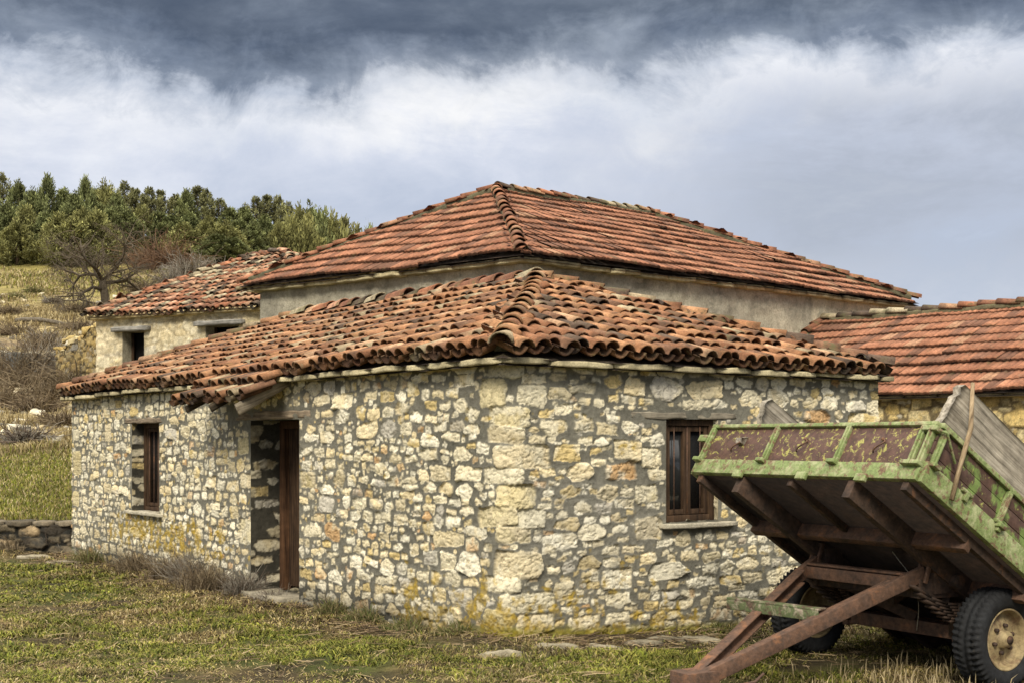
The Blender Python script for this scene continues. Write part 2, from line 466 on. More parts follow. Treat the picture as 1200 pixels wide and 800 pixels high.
PAL_CREAM = [((.76, .68, .49), 5), ((.80, .74, .58), 4), ((.72, .60, .37), 3), ((.63, .49, .23), 1.3), ((.56, .36, .18), .7), ((.52, .48, .40), .6), ((.66, .57, .38), 2.5)]
PAL_YELLOW = [((.60, .46, .20), 4), ((.56, .41, .16), 3), ((.60, .50, .28), 3), ((.46, .33, .14), 1.5), ((.55, .50, .38), 1)]
PAL_PALE = [((.66, .57, .37), 4), ((.68, .62, .46), 4), ((.58, .46, .24), 2), ((.38, .36, .31), .6)]
PAL_GREY = [((.22, .20, .16), 4), ((.32, .28, .20), 3), ((.12, .11, .09), 2)]

def masonry(us, vs, stones, pal, mortar, rng, seed, hs=(.003, .012), warp=.014, rag=.013, edge=.006, lichen=None, uvshift=(0, 0), nman=0):
    """height and colour on the (vs, us) grid"""
    if not stones: stones = [make_stone(-99, -99, .1, .1, rng)]
    U, V = np.meshgrid(us, vs)
    wu = U + warp * fbm(U * 11 + uvshift[0], V * 11, 0, seed, 2)
    wv = V + warp * fbm(U * 11 + 57 + uvshift[0], V * 11, 0, seed + 5, 2)
    ragn = rag * fbm(U * 34 + uvshift[0], V * 34, 0, seed + 9, 3)
    best = np.full(U.shape, 1.0); sid = np.full(U.shape, -1, int)
    for k, s in enumerate(stones):
        m = .03
        i0, i1 = np.searchsorted(us, [s.u - s.a - m, s.u + s.a + m]); j0, j1 = np.searchsorted(vs, [s.v - s.b - m, s.v + s.b + m])
        if i1 - i0 < 1 or j1 - j0 < 1: continue
        sl = (slice(j0, j1), slice(i0, i1))
        sd = stone_sd(s, wu[sl], wv[sl])
        up = sd < best[sl]
        best[sl] = np.where(up, sd, best[sl]); sid[sl] = np.where(up, k, sid[sl])
    sd = best + ragn
    n = len(stones)
    w = np.array([p[1] for p in pal]); cols = np.array([p[0] for p in pal])
    pick = rng.choice(len(pal), n, p=w / w.sum()); pick2 = rng.choice(len(pal), n, p=w / w.sum())
    val = rng.normal(1.07, .10, n).clip(.75, 1.22)
    cA = cols[pick] * val[:, None]; cB = cols[pick2] * val[:, None]
    if nman:
        q = np.array([(.66, .57, .35), (.74, .67, .49), (.70, .60, .40), (.62, .52, .28)]); cA[:nman] = q[rng.integers(0, 4, nman)]; cB[:nman] = q[rng.integers(0, 4, nman)]
    hgt = rng.uniform(hs[0], hs[1], n); face = rng.normal(0, .12, (n, 2)); smear = rng.uniform(-.006, .004, n)
    ph = rng.uniform(0, 50, n)
    safe = np.maximum(sid, 0)
    mott = sstep(-.1, .35, fbm(U * 9 + ph[safe], V * 9 + ph[safe] * 1.7, 0, seed + 20, 4))
    mask = np.where(sid >= 0, sstep(edge, -edge, sd + smear[safe]), 0)
    crev = fbm(U * 14 + ph[safe], V * 26, 0, seed + 30, 4)
    ridge = 1 - np.abs(crev) * 2
    cst = cA[safe] * (1 - mott[..., None] * .75) + cB[safe] * mott[..., None] * .75
    cst = cst * (1 - .38 * sstep(.80, 1.0, ridge))[..., None]  # crevice shade painted along the grooves
    cst = cst * (1 + .16 * fbm(U * 40, V * 40, 0, seed + 33, 2))[..., None]
    su = np.array([s.u for s in stones] or [0]); sv = np.array([s.v for s in stones] or [0])
    tilt = face[safe, 0] * (U - su[safe]) + face[safe, 1] * (V - sv[safe]) if n else 0
    inside = np.clip(-sd, 0, 1)
    hst = hgt[safe] * (1 - np.exp(-inside / .012)) + tilt * mask + .007 * fbm(U * 22, V * 34, 0, seed + 40, 4) - .010 * sstep(.7, 1, ridge)
    mort = np.array(mortar)
    mn = fbm(U * 1.3, V * 1.3, 0, seed + 50, 4)
    cm = mort * (1 + .35 * mn + .22 * fbm(U * 30, V * 30, 0, seed + 52, 3))[..., None]
    hm = .006 * fbm(U * 14, V * 14, 0, seed + 54, 4) + .006 * np.exp(-np.clip(sd, 0, 1) / .02)
    # mortar smeared thinly over part of some stones
    sm = sstep(.25, .5, fbm(U * 5, V * 5, 0, seed + 56, 4)) * .5
    mask_c = mask * (1 - sm * sstep(-.05, 0, sd))
    C = cst * mask_c[..., None] + cm * (1 - mask_c[..., None])
    H = hst * mask + hm * (1 - mask)
    # optional surface colouring from the lichen callback
    if lichen is not None: C = lichen(U, V, C)
    return H, C

# ------------------------------------------------------------------ stone house
FIL = .24
def wall_point(u):
    """strip running along left wall (u<0), round the corner, along right wall (u>0)"""
    u = np.asarray(u, float)
    P = np.where((u < 0)[..., None], HC + (-u)[..., None] * uL, HC + u[..., None] * uR)
    Nn = np.where((u < 0)[..., None], -uR, -uL) * np.ones(P.shape)
    arc = np.abs(u) < FIL
    ph = (u + FIL) / (2 * FIL) * np.pi / 2
    cen = HC + FIL * (uL + uR)
    na = -(uR * np.cos(ph)[..., None] + uL * np.sin(ph)[..., None])
    P = np.where(arc[..., None], cen + FIL * na, P); Nn = np.where(arc[..., None], na, Nn)
    return P, Nn

WIN_L = (-8.65, -7.66, .70, 1.90)
DOOR = (-4.89, -3.70, -.06, 1.89)
WIN_R = (1.85, 2.53, .90, 1.86)
WTOP = 2.30

house = empty('stone_house', tuple(HC), 'low rubble stone farmhouse with hipped barrel tile roof in the foreground', 'house')

def refine(lo, hi, step, snaps):
    xs = [lo]
    while xs[-1] < hi: xs.append(xs[-1] + step(xs[-1]))
    xs = np.array(xs); xs = xs[xs < hi - 1e-3]; xs = np.append(xs, hi)
    for s in snaps:
        i = np.argmin(np.abs(xs - s)); xs[i] = s
    return xs

def lichen_house(U, V, C):
    base = fbm(U * 2.1, V * 2.1, 0, 301, 4); fine = fbm(U * 13, V * 13, 0, 303, 4)
    # yellow lichen belts: around the corner foot and on the left wall foot
    wgt = np.exp(-((U - .05) / 1.1) ** 2) * sstep(.95, .05, V) * .9
    wgt = np.maximum(wgt, .75 * np.exp(-((U + 1.3) / .9) ** 2) * sstep(.75, .1, V))
    wgt = np.maximum(wgt, .85 * np.exp(-((U + 7.6) / 2.2) ** 2) * sstep(.85, .5, V) * sstep(.05, .3, V))
    wgt = np.maximum(wgt, .5 * sstep(.35, .0, V) * sstep(-1, 1, U))
    m = sstep(.30, .52, wgt * .60 + .26 * base + .50 * fine)
    m = m * (.55 + .4 * sstep(-.2, .3, fbm(U * 30, V * 30, 0, 305, 2)))
    lc = np.where((fine > .1)[..., None], np.array([.42, .29, .045]), np.array([.34, .25, .05]))
    C = C * (1 - m[..., None]) + lc * m[..., None]
    # moss strip at the foot of the right wall
    g = ground_z(wall_point(U)[0][..., 0], wall_point(U)[0][..., 1], False)
    f = sstep(.10, .02, V - g + .04 * fine + .03 * base) * sstep(-1.2, .2, U)
    C = C * (1 - .85 * f[..., None]) + np.array([.33, .28, .03]) * .85 * f[..., None]
    # rising damp and dirt
    dk = sstep(.45, .0, V - g + .15 * base) * .45 * sstep(0, -2, U) + sstep(.25, 0, V - g + .1 * base) * .25
    C = C * (1 - dk[..., None])
    # greyer, dustier mortar patch near the corner and a darker ragged band under the eaves
    st = sstep(2.05, 2.33, V + .06 * fbm(U * 7, V * 1.2, 0, 307, 3)) * .2
    C = C * (1 - st[..., None])
    gr = sstep(.1, .5, fbm(U * .9, V * 1.1, 0, 311, 3)) * .30 * sstep(-.5, .5, U)
    C = C * (1 - gr[..., None]) + (C.mean(-1, keepdims=True) * .35 + np.array([.19, .178, .145])) * gr[..., None]
    return C

def build_house_wall():
    rng = np.random.default_rng(3)
    us = refine(-HL, HW, lambda u: .0100 * max(1, (10.76 + .8 * max(0, -u) + .3 * max(0, u)) / 10.76), [WIN_L[0], WIN_L[1], DOOR[0], DOOR[1], WIN_R[0], WIN_R[1], -FIL, 0, FIL])
    vs = refine(-.42, WTOP, lambda v: .0088, [WIN_L[2], WIN_L[3], DOOR[2], DOOR[3], WIN_R[2], WIN_R[3]])
    man = [(-.02, 2.25, .42, .12), (-.18, 2.06, .36, .25), (.28, 2.045, .33, .17), (.02, 1.86, .50, .17), (-.02, 1.71, .46, .13), (.17, 1.525, .64, .205),
           (-.05, 1.36, .52, .12), (.10, 1.18, .44, .19), (-.13, 1.01, .55, .16), (.27, .99, .34, .16), (.08, .86, .42, .14), (.12, .605, .56, .22),
           (-.06, .44, .44, .13), (.22, .285, .62, .15), (-.12, .09, .36, .26), (.32, .10, .42, .16),
           (1.62, .86, .34, .20), (1.60, 1.18, .30, .16), (1.66, 1.5, .24, .18), (2.72, 1.2, .30, .18),
           (-5.02, .62, .36, .30), (-5.08, 1.60, .30, .20), (-5.0, 1.2, .32, .16), (-3.5, 1.25, .36, .16),
           (-10.95, 1.32, .36, .36), (-11.0, .78, .30, .22), (-11.0, 1.75, .3, .16), (-9.6, 1.78, .26, .26)]
    holes = [WIN_L, DOOR, WIN_R, (-5.45, -3.35, 1.89, 2.03), (-8.95, -7.4, 1.90, 1.97), (1.35, 2.9, 1.86, 1.95), (1.78, 2.75, .84, .9)]
    cls = [(.18, .34, .09, .14, 2500), (.12, .24, .06, .10, 5000), (.06, .12, .035, .06, 7000), (.04, .08, .02, .035, 4000)]
    def wmod(u, v):
        if u < -.6: return .72, .92
        return 1.22, .84
    laid = []
    for lo_, hi_, h0, h1, a0, a1 in ((-HL - .1, -4.9, .05, .125, 1.2, 2.6), (-4.9, -.35, .05, .135, 1.3, 3.3), (-.35, HW, .06, .155, 1.3, 3.2)):
        u = lo_
        while u < hi_:
            seg = rng.uniform(.6, 1.5); v = -.42 - rng.uniform(0, .08)
            while v < WTOP:
                h = rng.uniform(h0, h1) if rng.random() < .8 else rng.uniform(h1, h1 * 1.35)
                x = u + rng.uniform(-.1, .05)
                while x < u + seg:
                    w = h * rng.uniform(a0, a1); hh = h * rng.uniform(.82, 1.0)
                    vc = v + h / 2 + rng.normal(0, .006) + .035 * float(fbm(np.array([x * .9]), np.array([0.0]), 0, 19, 2)[0])
                    if rng.random() < .14 and h > .09:
                        laid += [(x + w / 2, vc + h * .25, w, h * .46), (x + w / 2, vc - h * .25, w, h * .46)]
                    else: laid.append((x + w / 2, vc, w, hh))
                    x += w + rng.uniform(.012, .030)
                v += h + rng.uniform(.012, .026)
            u += seg
    st = pack(-HL - .15, HW, -.42, WTOP, cls, rng, man, holes, gap=.005, wmod=wmod, laid=laid)
    # stones along the left arm are smaller and squarer than along the right
    H, C = masonry(us, vs, st, PAL_CREAM, (.182, .172, .138), rng, 100, lichen=lichen_house, nman=len(man))
    U, V = np.meshgrid(us, vs)
    for (a, b, c, d) in (WIN_L, DOOR, WIN_R):
        od = np.hypot(np.maximum(np.maximum(a - U, U - b), 0), np.maximum(np.maximum(c - V, V - d), 0))
        H = H * np.clip(od / .03, 0, 1)
    P, Nn = wall_point(U)
    X = P + Nn * H[..., None]; X[..., 2] += V
    I = np.arange(U.size).reshape(U.shape)
    q = np.stack([I[:-1, :-1], I[:-1, 1:], I[1:, 1:], I[1:, :-1]], -1)
    uc = (us[:-1] + us[1:]) / 2; vc = (vs[:-1] + vs[1:]) / 2
    keep = np.ones(q.shape[:2], bool)
    for (a, b, c, d) in (WIN_L, DOOR, WIN_R):
        keep &= ~(((vc > c) & (vc < d))[:, None] & ((uc > a) & (uc < b))[None, :])
    mb = MB(); mb.add(X.reshape(-1, 3), [q[keep]], C.reshape(-1, 3))
    # reveals: recess shade painted in by dark mortar and dimmed stones
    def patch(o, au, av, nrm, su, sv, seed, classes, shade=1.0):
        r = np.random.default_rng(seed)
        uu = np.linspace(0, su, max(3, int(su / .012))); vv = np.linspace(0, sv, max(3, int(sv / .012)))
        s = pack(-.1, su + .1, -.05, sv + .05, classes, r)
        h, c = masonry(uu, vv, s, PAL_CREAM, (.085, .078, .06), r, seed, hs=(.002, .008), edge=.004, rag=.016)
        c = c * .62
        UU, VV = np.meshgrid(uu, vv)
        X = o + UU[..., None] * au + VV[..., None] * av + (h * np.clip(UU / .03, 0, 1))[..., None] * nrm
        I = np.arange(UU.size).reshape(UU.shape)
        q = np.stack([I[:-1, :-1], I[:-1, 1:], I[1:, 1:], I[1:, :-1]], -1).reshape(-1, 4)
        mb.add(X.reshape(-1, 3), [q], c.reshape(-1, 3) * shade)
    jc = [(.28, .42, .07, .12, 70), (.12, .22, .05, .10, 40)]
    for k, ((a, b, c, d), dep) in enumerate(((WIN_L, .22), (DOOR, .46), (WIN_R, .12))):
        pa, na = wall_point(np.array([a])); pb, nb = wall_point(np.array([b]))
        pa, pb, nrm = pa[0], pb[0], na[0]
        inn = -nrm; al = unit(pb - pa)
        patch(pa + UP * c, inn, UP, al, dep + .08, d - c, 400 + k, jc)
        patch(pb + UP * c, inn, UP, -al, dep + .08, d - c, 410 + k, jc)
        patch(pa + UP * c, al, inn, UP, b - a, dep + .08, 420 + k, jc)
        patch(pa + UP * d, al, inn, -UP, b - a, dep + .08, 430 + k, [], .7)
    # the two sides away from the camera
    far = HC + HL * uL; rt = HC + HW * uR; bk = HC + HL * uL + HW * uR
    for p, qd in ((rt, bk), (bk, far)):
        mb.add([p - .4 * UP, qd - .4 * UP, qd + WTOP * UP, p + WTOP * UP], [[[0, 1, 2, 3]]], (.3, .27, .2))
    return mb.build('wall', M['rubble'], house, True)
build_house_wall()

# ------------------------------------------------------------------ roofs
TERRA = [((.32, .155, .076), 4), ((.39, .205, .105), 3), ((.26, .12, .062), 3), ((.20, .105, .062), 2.4), ((.12, .08, .056), 1.1), ((.36, .28, .175), 1.3), ((.44, .27, .16), 1.2)]
PRESSED = [((.31, .135, .075), 4), ((.37, .165, .094), 3), ((.26, .112, .064), 3), ((.19, .092, .058), 1.6), ((.38, .21, .125), .8)]
OLD = [((.36, .15, .08), 2.5), ((.46, .27, .16), 2), ((.22, .10, .06), 2), ((.42, .35, .23), 1.6), ((.10, .07, .05), 1.5), ((.55, .30, .19), 1)]

def pick_col(pal, rng):
    w = np.array([p[1] for p in pal]); c = np.array(pal[rng.choice(len(pal), p=w / w.sum())][0])
    return c * rng.normal(1, .1)

def barrel(mb, o, ax, up, L, r0, r1, col, rng, lift0=.02, lift1=0., flip=False, th=.013, nseg=7, inner_tone=.55):
    """half-round tile; o = middle of lower end, ax = up the slope, up = normal"""
    sd = np.cross(ax, up)
    a = np.linspace(-1.42, 1.42, nseg)
    V = []; C = []
    for t, r, lf in ((0, r0, lift0), (.5, (r0 + r1) / 2, (lift0 + lift1) / 2), (1, r1, lift1)):
        for rr in (r, r - th):
            x = rr * np.sin(a); h = rr * np.cos(a) - r * .35
            if flip: h = -h
            V.append(o + ax * (L * t) + np.outer(x, sd) + np.outer(h + lf, up))
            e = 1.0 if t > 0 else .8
            C.append(np.tile(col * e * (1 if rr == r else inner_tone), (nseg, 1)) * (1 + .12 * np.cos(a * 2)[:, None]))  # inner face darker than the outer one
    V = np.vstack(V); C = np.vstack(C)
    I = np.arange(len(V)).reshape(3, 2, nseg)
    Q = []
    for k in (0, 1):
        for s, rev in ((0, False), (1, True)):
            A, B = I[k, s], I[k + 1, s]
            q = np.stack([A[:-1], A[1:], B[1:], B[:-1]], -1)
            Q.append(q[:, ::-1] if rev else q)
        for e in (0, -1):
            Q.append(np.array([[I[k, 0, e], I[k, 1, e], I[k + 1, 1, e], I[k + 1, 0, e]]]))
    for k in (0, 2):
        A, B = I[k, 0], I[k, 1]
        Q.append(np.stack([A[:-1], B[:-1], B[1:], A[1:]], -1))
    mb.add(V, [np.vstack(Q)], C)

def pressed(mb, o, ax, sd, up, w, L, col, lift=.052, n=9):
    x = np.linspace(0, 1, n)
    prof = .5 * w * .16 * (1 - np.cos(x * 2 * np.pi * 2)) * .5
    prof[0] = .010; prof[-1] = .0
    V = []; C = []
    for y, lf, cc in ((-.012, lift - .045, .25), (-.010, lift - .010, .5), (-.006, lift, 1.0), (L * .55, lift * .5, .97), (L * .86, lift * .2, .8), (L, .004, .3), (L + .05, .0, .3)):  # row shadow painted in: lips and overlapped ends darkened
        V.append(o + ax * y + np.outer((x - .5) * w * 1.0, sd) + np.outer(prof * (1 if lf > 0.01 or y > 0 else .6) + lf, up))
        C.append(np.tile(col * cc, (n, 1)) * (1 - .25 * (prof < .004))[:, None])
    V = np.vstack(V); C = np.vstack(C)
    I = np.arange(7 * n).reshape(7, n)
    q = np.stack([I[:-1, :-1], I[:-1, 1:], I[1:, 1:], I[1:, :-1]], -1).reshape(-1, 4)
    mb.add(V, [q], C)

def slope(mb, E0, E1, T0, T1, kind, pal, rng, pitch=.2, expo=.3, extra=None, sag=.03, margin=.05, seed=0, deckcol=(.06, .045, .035), lift=1.0):
    E0, E1, T0, T1 = map(lambda a: np.asarray(a, float), (E0, E1, T0, T1))
    L = np.linalg.norm(E1 - E0); e = (E1 - E0) / L
    mid = (T0 + T1) / 2
    n = unit(np.cross(e, mid - E0)); 
    if n[2] < 0: n = -n
    s = np.cross(n, e); 
    if np.dot(s, mid - E0) < 0: s = -s
    y0 = np.dot(T0 - E0, s); y1 = np.dot(T1 - E0, s); x0 = np.dot(T0 - E0, e); x1 = np.dot(T1 - E0, e)
    Ym = max(y0, y1)
    mb.add(np.array([E0, E1, T1, T0]) - n * .03, [[[0, 1, 2, 3]]], deckcol)
    mb.add(np.array([E0, E1, T1, T0]) - n * .09, [[[3, 2, 1, 0]]], deckcol)
    def sagf(x, y):
        return (1.6 if kind != 'barrel' else 1.0) * sag * float(fbm(np.array([x * .45 + seed * 7]), np.array([y * .6]), 0, 600 + seed, 3)[0])
    nc = int(L / pitch) + 1
    off = (L - nc * pitch) / 2
    for i in range(-1, nc + 1):
        xc = off + (i + .5) * pitch
        colx = rng.normal(0, .006)
        start = 0
        ymin = -99
        if extra is not None and extra(xc): start = -extra(xc)
        r = start
        while r * expo < Ym + .02:
            y = r * expo
            yq = max(y + expo * .45, 0)
            lo = x0 * yq / y0; hi = L + (x1 - L) * yq / y1
            rr = r; r += 1
            if xc < lo - margin or xc > hi + margin: continue
            Lt = expo + .11
            top = Ym - y
            if Lt > top + .06: Lt = max(.12, top + .06)
            z = sagf(xc, y) + min(y, 0) * .20
            jx = rng.normal(0, .010); jy = rng.normal(0, .022); yaw = rng.normal(0, .04)
            if rng.random() < .02: jy -= rng.uniform(.03, .09); yaw *= 2
            o = E0 + e * (xc + jx + colx) + s * (y + jy) + n * z
            if kind == 'barrel':
                ax = unit(s + e * yaw); col = pick_col(pal, rng)
                # pan between the columns, cover on top of it
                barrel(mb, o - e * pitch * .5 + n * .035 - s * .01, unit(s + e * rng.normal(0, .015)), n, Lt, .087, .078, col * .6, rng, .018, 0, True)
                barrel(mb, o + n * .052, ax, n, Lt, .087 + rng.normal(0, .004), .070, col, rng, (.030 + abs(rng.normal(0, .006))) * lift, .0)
            else:
                ax = unit(s + e * yaw * .2); col = pick_col(pal, rng)
                pressed(mb, E0 + e * (xc + jx * .25) + s * (y + jy * .35) + n * (z + .012), ax, e, n, pitch, min(expo, top), col, .042 + abs(rng.normal(0, .007)))

def caps(mb, p0, p1, rng, pal, width=.125, expo=.34, lift=.05, jit=.012, bed=(.16, .14, .09)):
    p0, p1 = np.asarray(p0, float), np.asarray(p1, float)
    d = p1 - p0; L = np.linalg.norm(d); d = d / L
    sd = unit(np.cross(d, UP)); up = np.cross(sd, d)
    mb.slab((p0 + p1) / 2 + d * .12 + up * (lift - .05), d * (L / 2 - .12), sd * width * .8, up * .05, max(6, int(L * 6)), 3, .03, 77, bed)
    y = .02
    while y < L - .1:
        o = p0 + d * y + up * (lift + rng.normal(0, jit * .5)) + sd * rng.normal(0, jit)
        barrel(mb, o, unit(d + sd * rng.normal(0, .05) + up * rng.normal(0, .012)), up, min(expo + .1, L - y + .06), width * rng.uniform(.95, 1.06), width * .82, pick_col(pal, rng), rng, .035, 0, False, .016, 9)
        y += expo

def hip_faces(R, ridge0, ridge1):
    """R: rectangle corners in order A(near) B(right) C(back) D(left); ridge0 near the A-B end, ridge1 near C-D end"""
    A, B, Cc, D = R
    return [(A, B, ridge0, ridge0), (B, Cc, ridge0, ridge1), (Cc, D, ridge1, ridge1), (D, A, ridge1, ridge0)]

def stone_house_roof():
    rng = np.random.default_rng(8)
    ov = .155; orr = .05; ol = .10; ze = 2.365; zr = 3.385
    A = HC - ov * (uL + uR) + UP * ze
    B = HC + (HW + orr) * uR - ov * uL + UP * ze
    Cc = HC + (HW + orr) * uR + (HL + ol) * uL + UP * ze
    D = HC + (HL + ol) * uL - ov * uR + UP * ze
    half = HW / 2
    R0 = HC + (half - .14) * uR + (half + .06) * uL + UP * zr
    R1 = HC + (half - .14) * uR + (HL - half - .35) * uL + UP * (zr + .03)
    mb = MB()
    def door_canopy(x):          # x measured from D along the eave towards A
        u = (HL + ol) - x
        return 1.8 if 3.86 < u < 5.60 else 0
    F = hip_faces((A, B, Cc, D), R0, R1)
    for k, f in enumerate(F):
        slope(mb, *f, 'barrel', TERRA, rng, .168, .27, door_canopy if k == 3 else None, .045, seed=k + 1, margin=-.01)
    roof = mb.build('roof', M['tile'], house, True)
    cb = MB()
    for p, q in ((A, R0), (B, R0), (D, R1), (Cc, R1)): caps(cb, p + UP * .02, q + UP * .02, rng, TERRA, .108, .29, .055)
    caps(cb, R0 + UP * .02, R1 + UP * .02, rng, OLD, .12, .33, .06)
    cb.build('ridge_tile', M['cap'], roof, True)
    # ledge of flat stones under the eaves
    lb = MB()
    for (p, d, out, L) in ((HC, uL, -uR, HL), (HC, uR, -uL, HW)):
        x = -.12
        while x < L + .05:
            w = rng.uniform(.35, .95); w = min(w, L + .12 - x)
            if w < .1: break
            c = p + d * (x + w / 2) + out * (.035 + rng.normal(0, .008)) + UP * (WTOP + .018 + rng.normal(0, .006))
            lb.slab(c, d * (w / 2 - .012), out * .12, UP * .026, max(4, int(w / .09)), 3, .014, int(rng.integers(999)), np.array([.58, .50, .31]) * rng.uniform(.6, 1.15), .3)
            x += w
    lb.build('eaves_ledge', M['ledge'], house, True)
    # timbers under the canopy over the door
    s = unit((R1 + R0) / 2 - (A + D) / 2); s = unit(s - uL * np.dot(s, uL))
    wd = wood_mat('grey_eaves_timber', (.20, .165, .12), (.36, .31, .23), s, 45)
    n = unit(np.cross(uL, s)); n = n if n[2] > 0 else -n
    for u0, up0 in ((3.95, .0), (4.75, .0), (5.45, .0)):
        e0 = A + uL * (u0 + ov)
        b = MB()
        b.slab(e0 - s * .06 - n * .115, unit(s + n * .13) * (.50 if u0 < 4 else .44), uL * .022, n * (.068 if u0 < 4 else .045), 9, 3, .012, 5, (1, 1, 1), .1, .2)
        b.build('canopy_rafter', wd if u0 < 4 else wood_mat('dark_rafter', (.05, .04, .028), (.11, .085, .06), s), house, False)
    b = MB(); b.slab(A + uL * (4.72 + ov) - s * .18 - n * .065, uL * .82, s * .24, n * .012, 10, 3, .01, 9)
    b.build('canopy_board', wood_mat('dark_eaves_board', (.05, .038, .026), (.10, .075, .05), s), house, False)
stone_house_roof()

def house_joinery():
    rng = np.random.default_rng(12)
    oldw = wood_mat('weathered_lintel_left', (.20, .155, .11), (.40, .32, .23), uL, 40)
    oldr = wood_mat('weathered_lintel_right', (.19, .165, .125), (.34, .30, .23), uR, 40)
    def face(u):
        p, n = wall_point(np.array([float(u)])); return p[0], n[0]
    # lintels
    for (u0, u1, z, h, mat) in ((-5.36, -3.45, 1.945, .046, oldw), (-8.95, -7.42, 1.935, .034, oldw), (1.38, 2.80, 1.895, .030, oldr)):
        p0, n = face(u0); p1, _ = face(u1); d = unit(p1 - p0)
        b = MB(); b.slab((p0 + p1) / 2 - n * .092 + UP * z, d * np.linalg.norm(p1 - p0) / 2, n * .10, UP * h, 18, 4, .022, int(rng.integers(99)), (1, 1, 1), .15)
        b.build('lintel', mat, house, False)
    # sills
    for (a, b_, z, mat) in ((-8.78, -7.52, .685, M['ledge']), (1.78, 2.74, .868, M['ledge'])):
        p0, n = face(a); p1, _ = face(b_); d = unit(p1 - p0)
        b = MB(); b.slab((p0 + p1) / 2 - n * .05 + UP * z, d * np.linalg.norm(p1 - p0) / 2, n * .12, UP * .022, 10, 3, .01, 31, (.52, .47, .36), .05)
        b.build('window_sill', mat, house, True)
    # door slab step
    p0, n = face(-4.86); p1, _ = face(-3.72); d = unit(p1 - p0)
    b = MB(); b.slab((p0 + p1) / 2 + n * .02 + UP * (-.065), d * .56, n * .20, UP * .05, 8, 4, .025, 37, (.33, .29, .215), .25)
    b.build('doorstep', M['ledge'], house, True)
    # door
    (a, bb, z0, z1) = DOOR; dep = .42
    pa, n = face(a); pb, _ = face(bb); d = unit(pb - pa); W = bb - a
    o = pa - n * dep
    fr = MB()
    for x in (.045, W - .045): fr.box(o + d * x + UP * (z0 + z1) / 2, d * .045, n * .06, UP * ((z1 - z0) / 2))
    fr.box(o + d * W / 2 + UP * (z1 - .045), d * (W / 2 - .092), n * .058, UP * .045)
    leaf = MB(); k = 7; w = (W - .2) / k
    for i in range(k): leaf.box(o - n * .03 + d * (.1 + (i + .5) * w) + UP * ((z0 + z1) / 2 - .02), d * (w / 2 - .003), n * .018, UP * ((z1 - z0) / 2 - .07))
    dr = leaf.build('door', M['brownwood'], house, False, .003)
    redw = wood_mat('red_brown_door_frame', (.075, .038, .02), (.14, .072, .036), (0, 0, 1), 30)
    fr.build('door_frame', redw, dr, False, .004)
    hd = MB(); q = o + d * (W - .2) + UP * .95
    hd.tube([q - n * .01, q + n * .045, q + n * .05 - d * .09], .009, 8); hd.box(q - n * .008, d * .018, n * .006, UP * .06)
    hd.build('door_handle', M['dark_rust'], dr, False)
    # windows
    for (rect, dep, nb) in ((WIN_L, .20, 2), (WIN_R, .085, 1)):
        (a, bb, z0, z1) = rect
        pa, n = face(a); pb, _ = face(bb); d = unit(pb - pa); W = bb - a; Hh = z1 - z0
        o = pa - n * dep
        cz = (z0 + z1) / 2
        f = MB()
        for x in (.032, W - .032): f.box(o + d * x + UP * cz, d * .032, n * .035, UP * Hh / 2)
        for z in (z0 + .03, z1 - .03): f.box(o + d * W / 2 + UP * z, d * (W / 2 - .066), n * .033, UP * .03)
        win = f.build('window', M['brownwood'], house, False, .004)
        iw = W - .14; half = iw / 2
        for i in (0, 1):
            g = MB()
            cx = .07 + half * (i + .5)
            for x in (cx - half / 2 + .024, cx + half / 2 - .024): g.box(o - n * .012 + d * x + UP * cz, d * .022, n * .024, UP * (Hh / 2 - .064))
            for z in (z0 + .09, z1 - .09): g.box(o - n * .012 + d * cx + UP * z, d * (half / 2 - .048), n * .022, UP * .024)
            g.build('sash', M['brownwood'], win, False, .003)
        gl = MB(); gl.box(o - n * .03 + d * W / 2 + UP * cz, d * (W / 2 - .07), n * .003, UP * (Hh / 2 - .07))
        gl.build('pane', M['glass'], win)
        for i in range(2 * nb + 1):
            br = MB()
            x = W * (i + 1) / (2 * nb + 2); br.tube([o + n * .012 + d * x + UP * (z0 + .05), o + n * .012 + d * x + UP * (z1 - .05)], .006, 6)
            br.build('window_bar', M['rust'], win)
house_joinery()

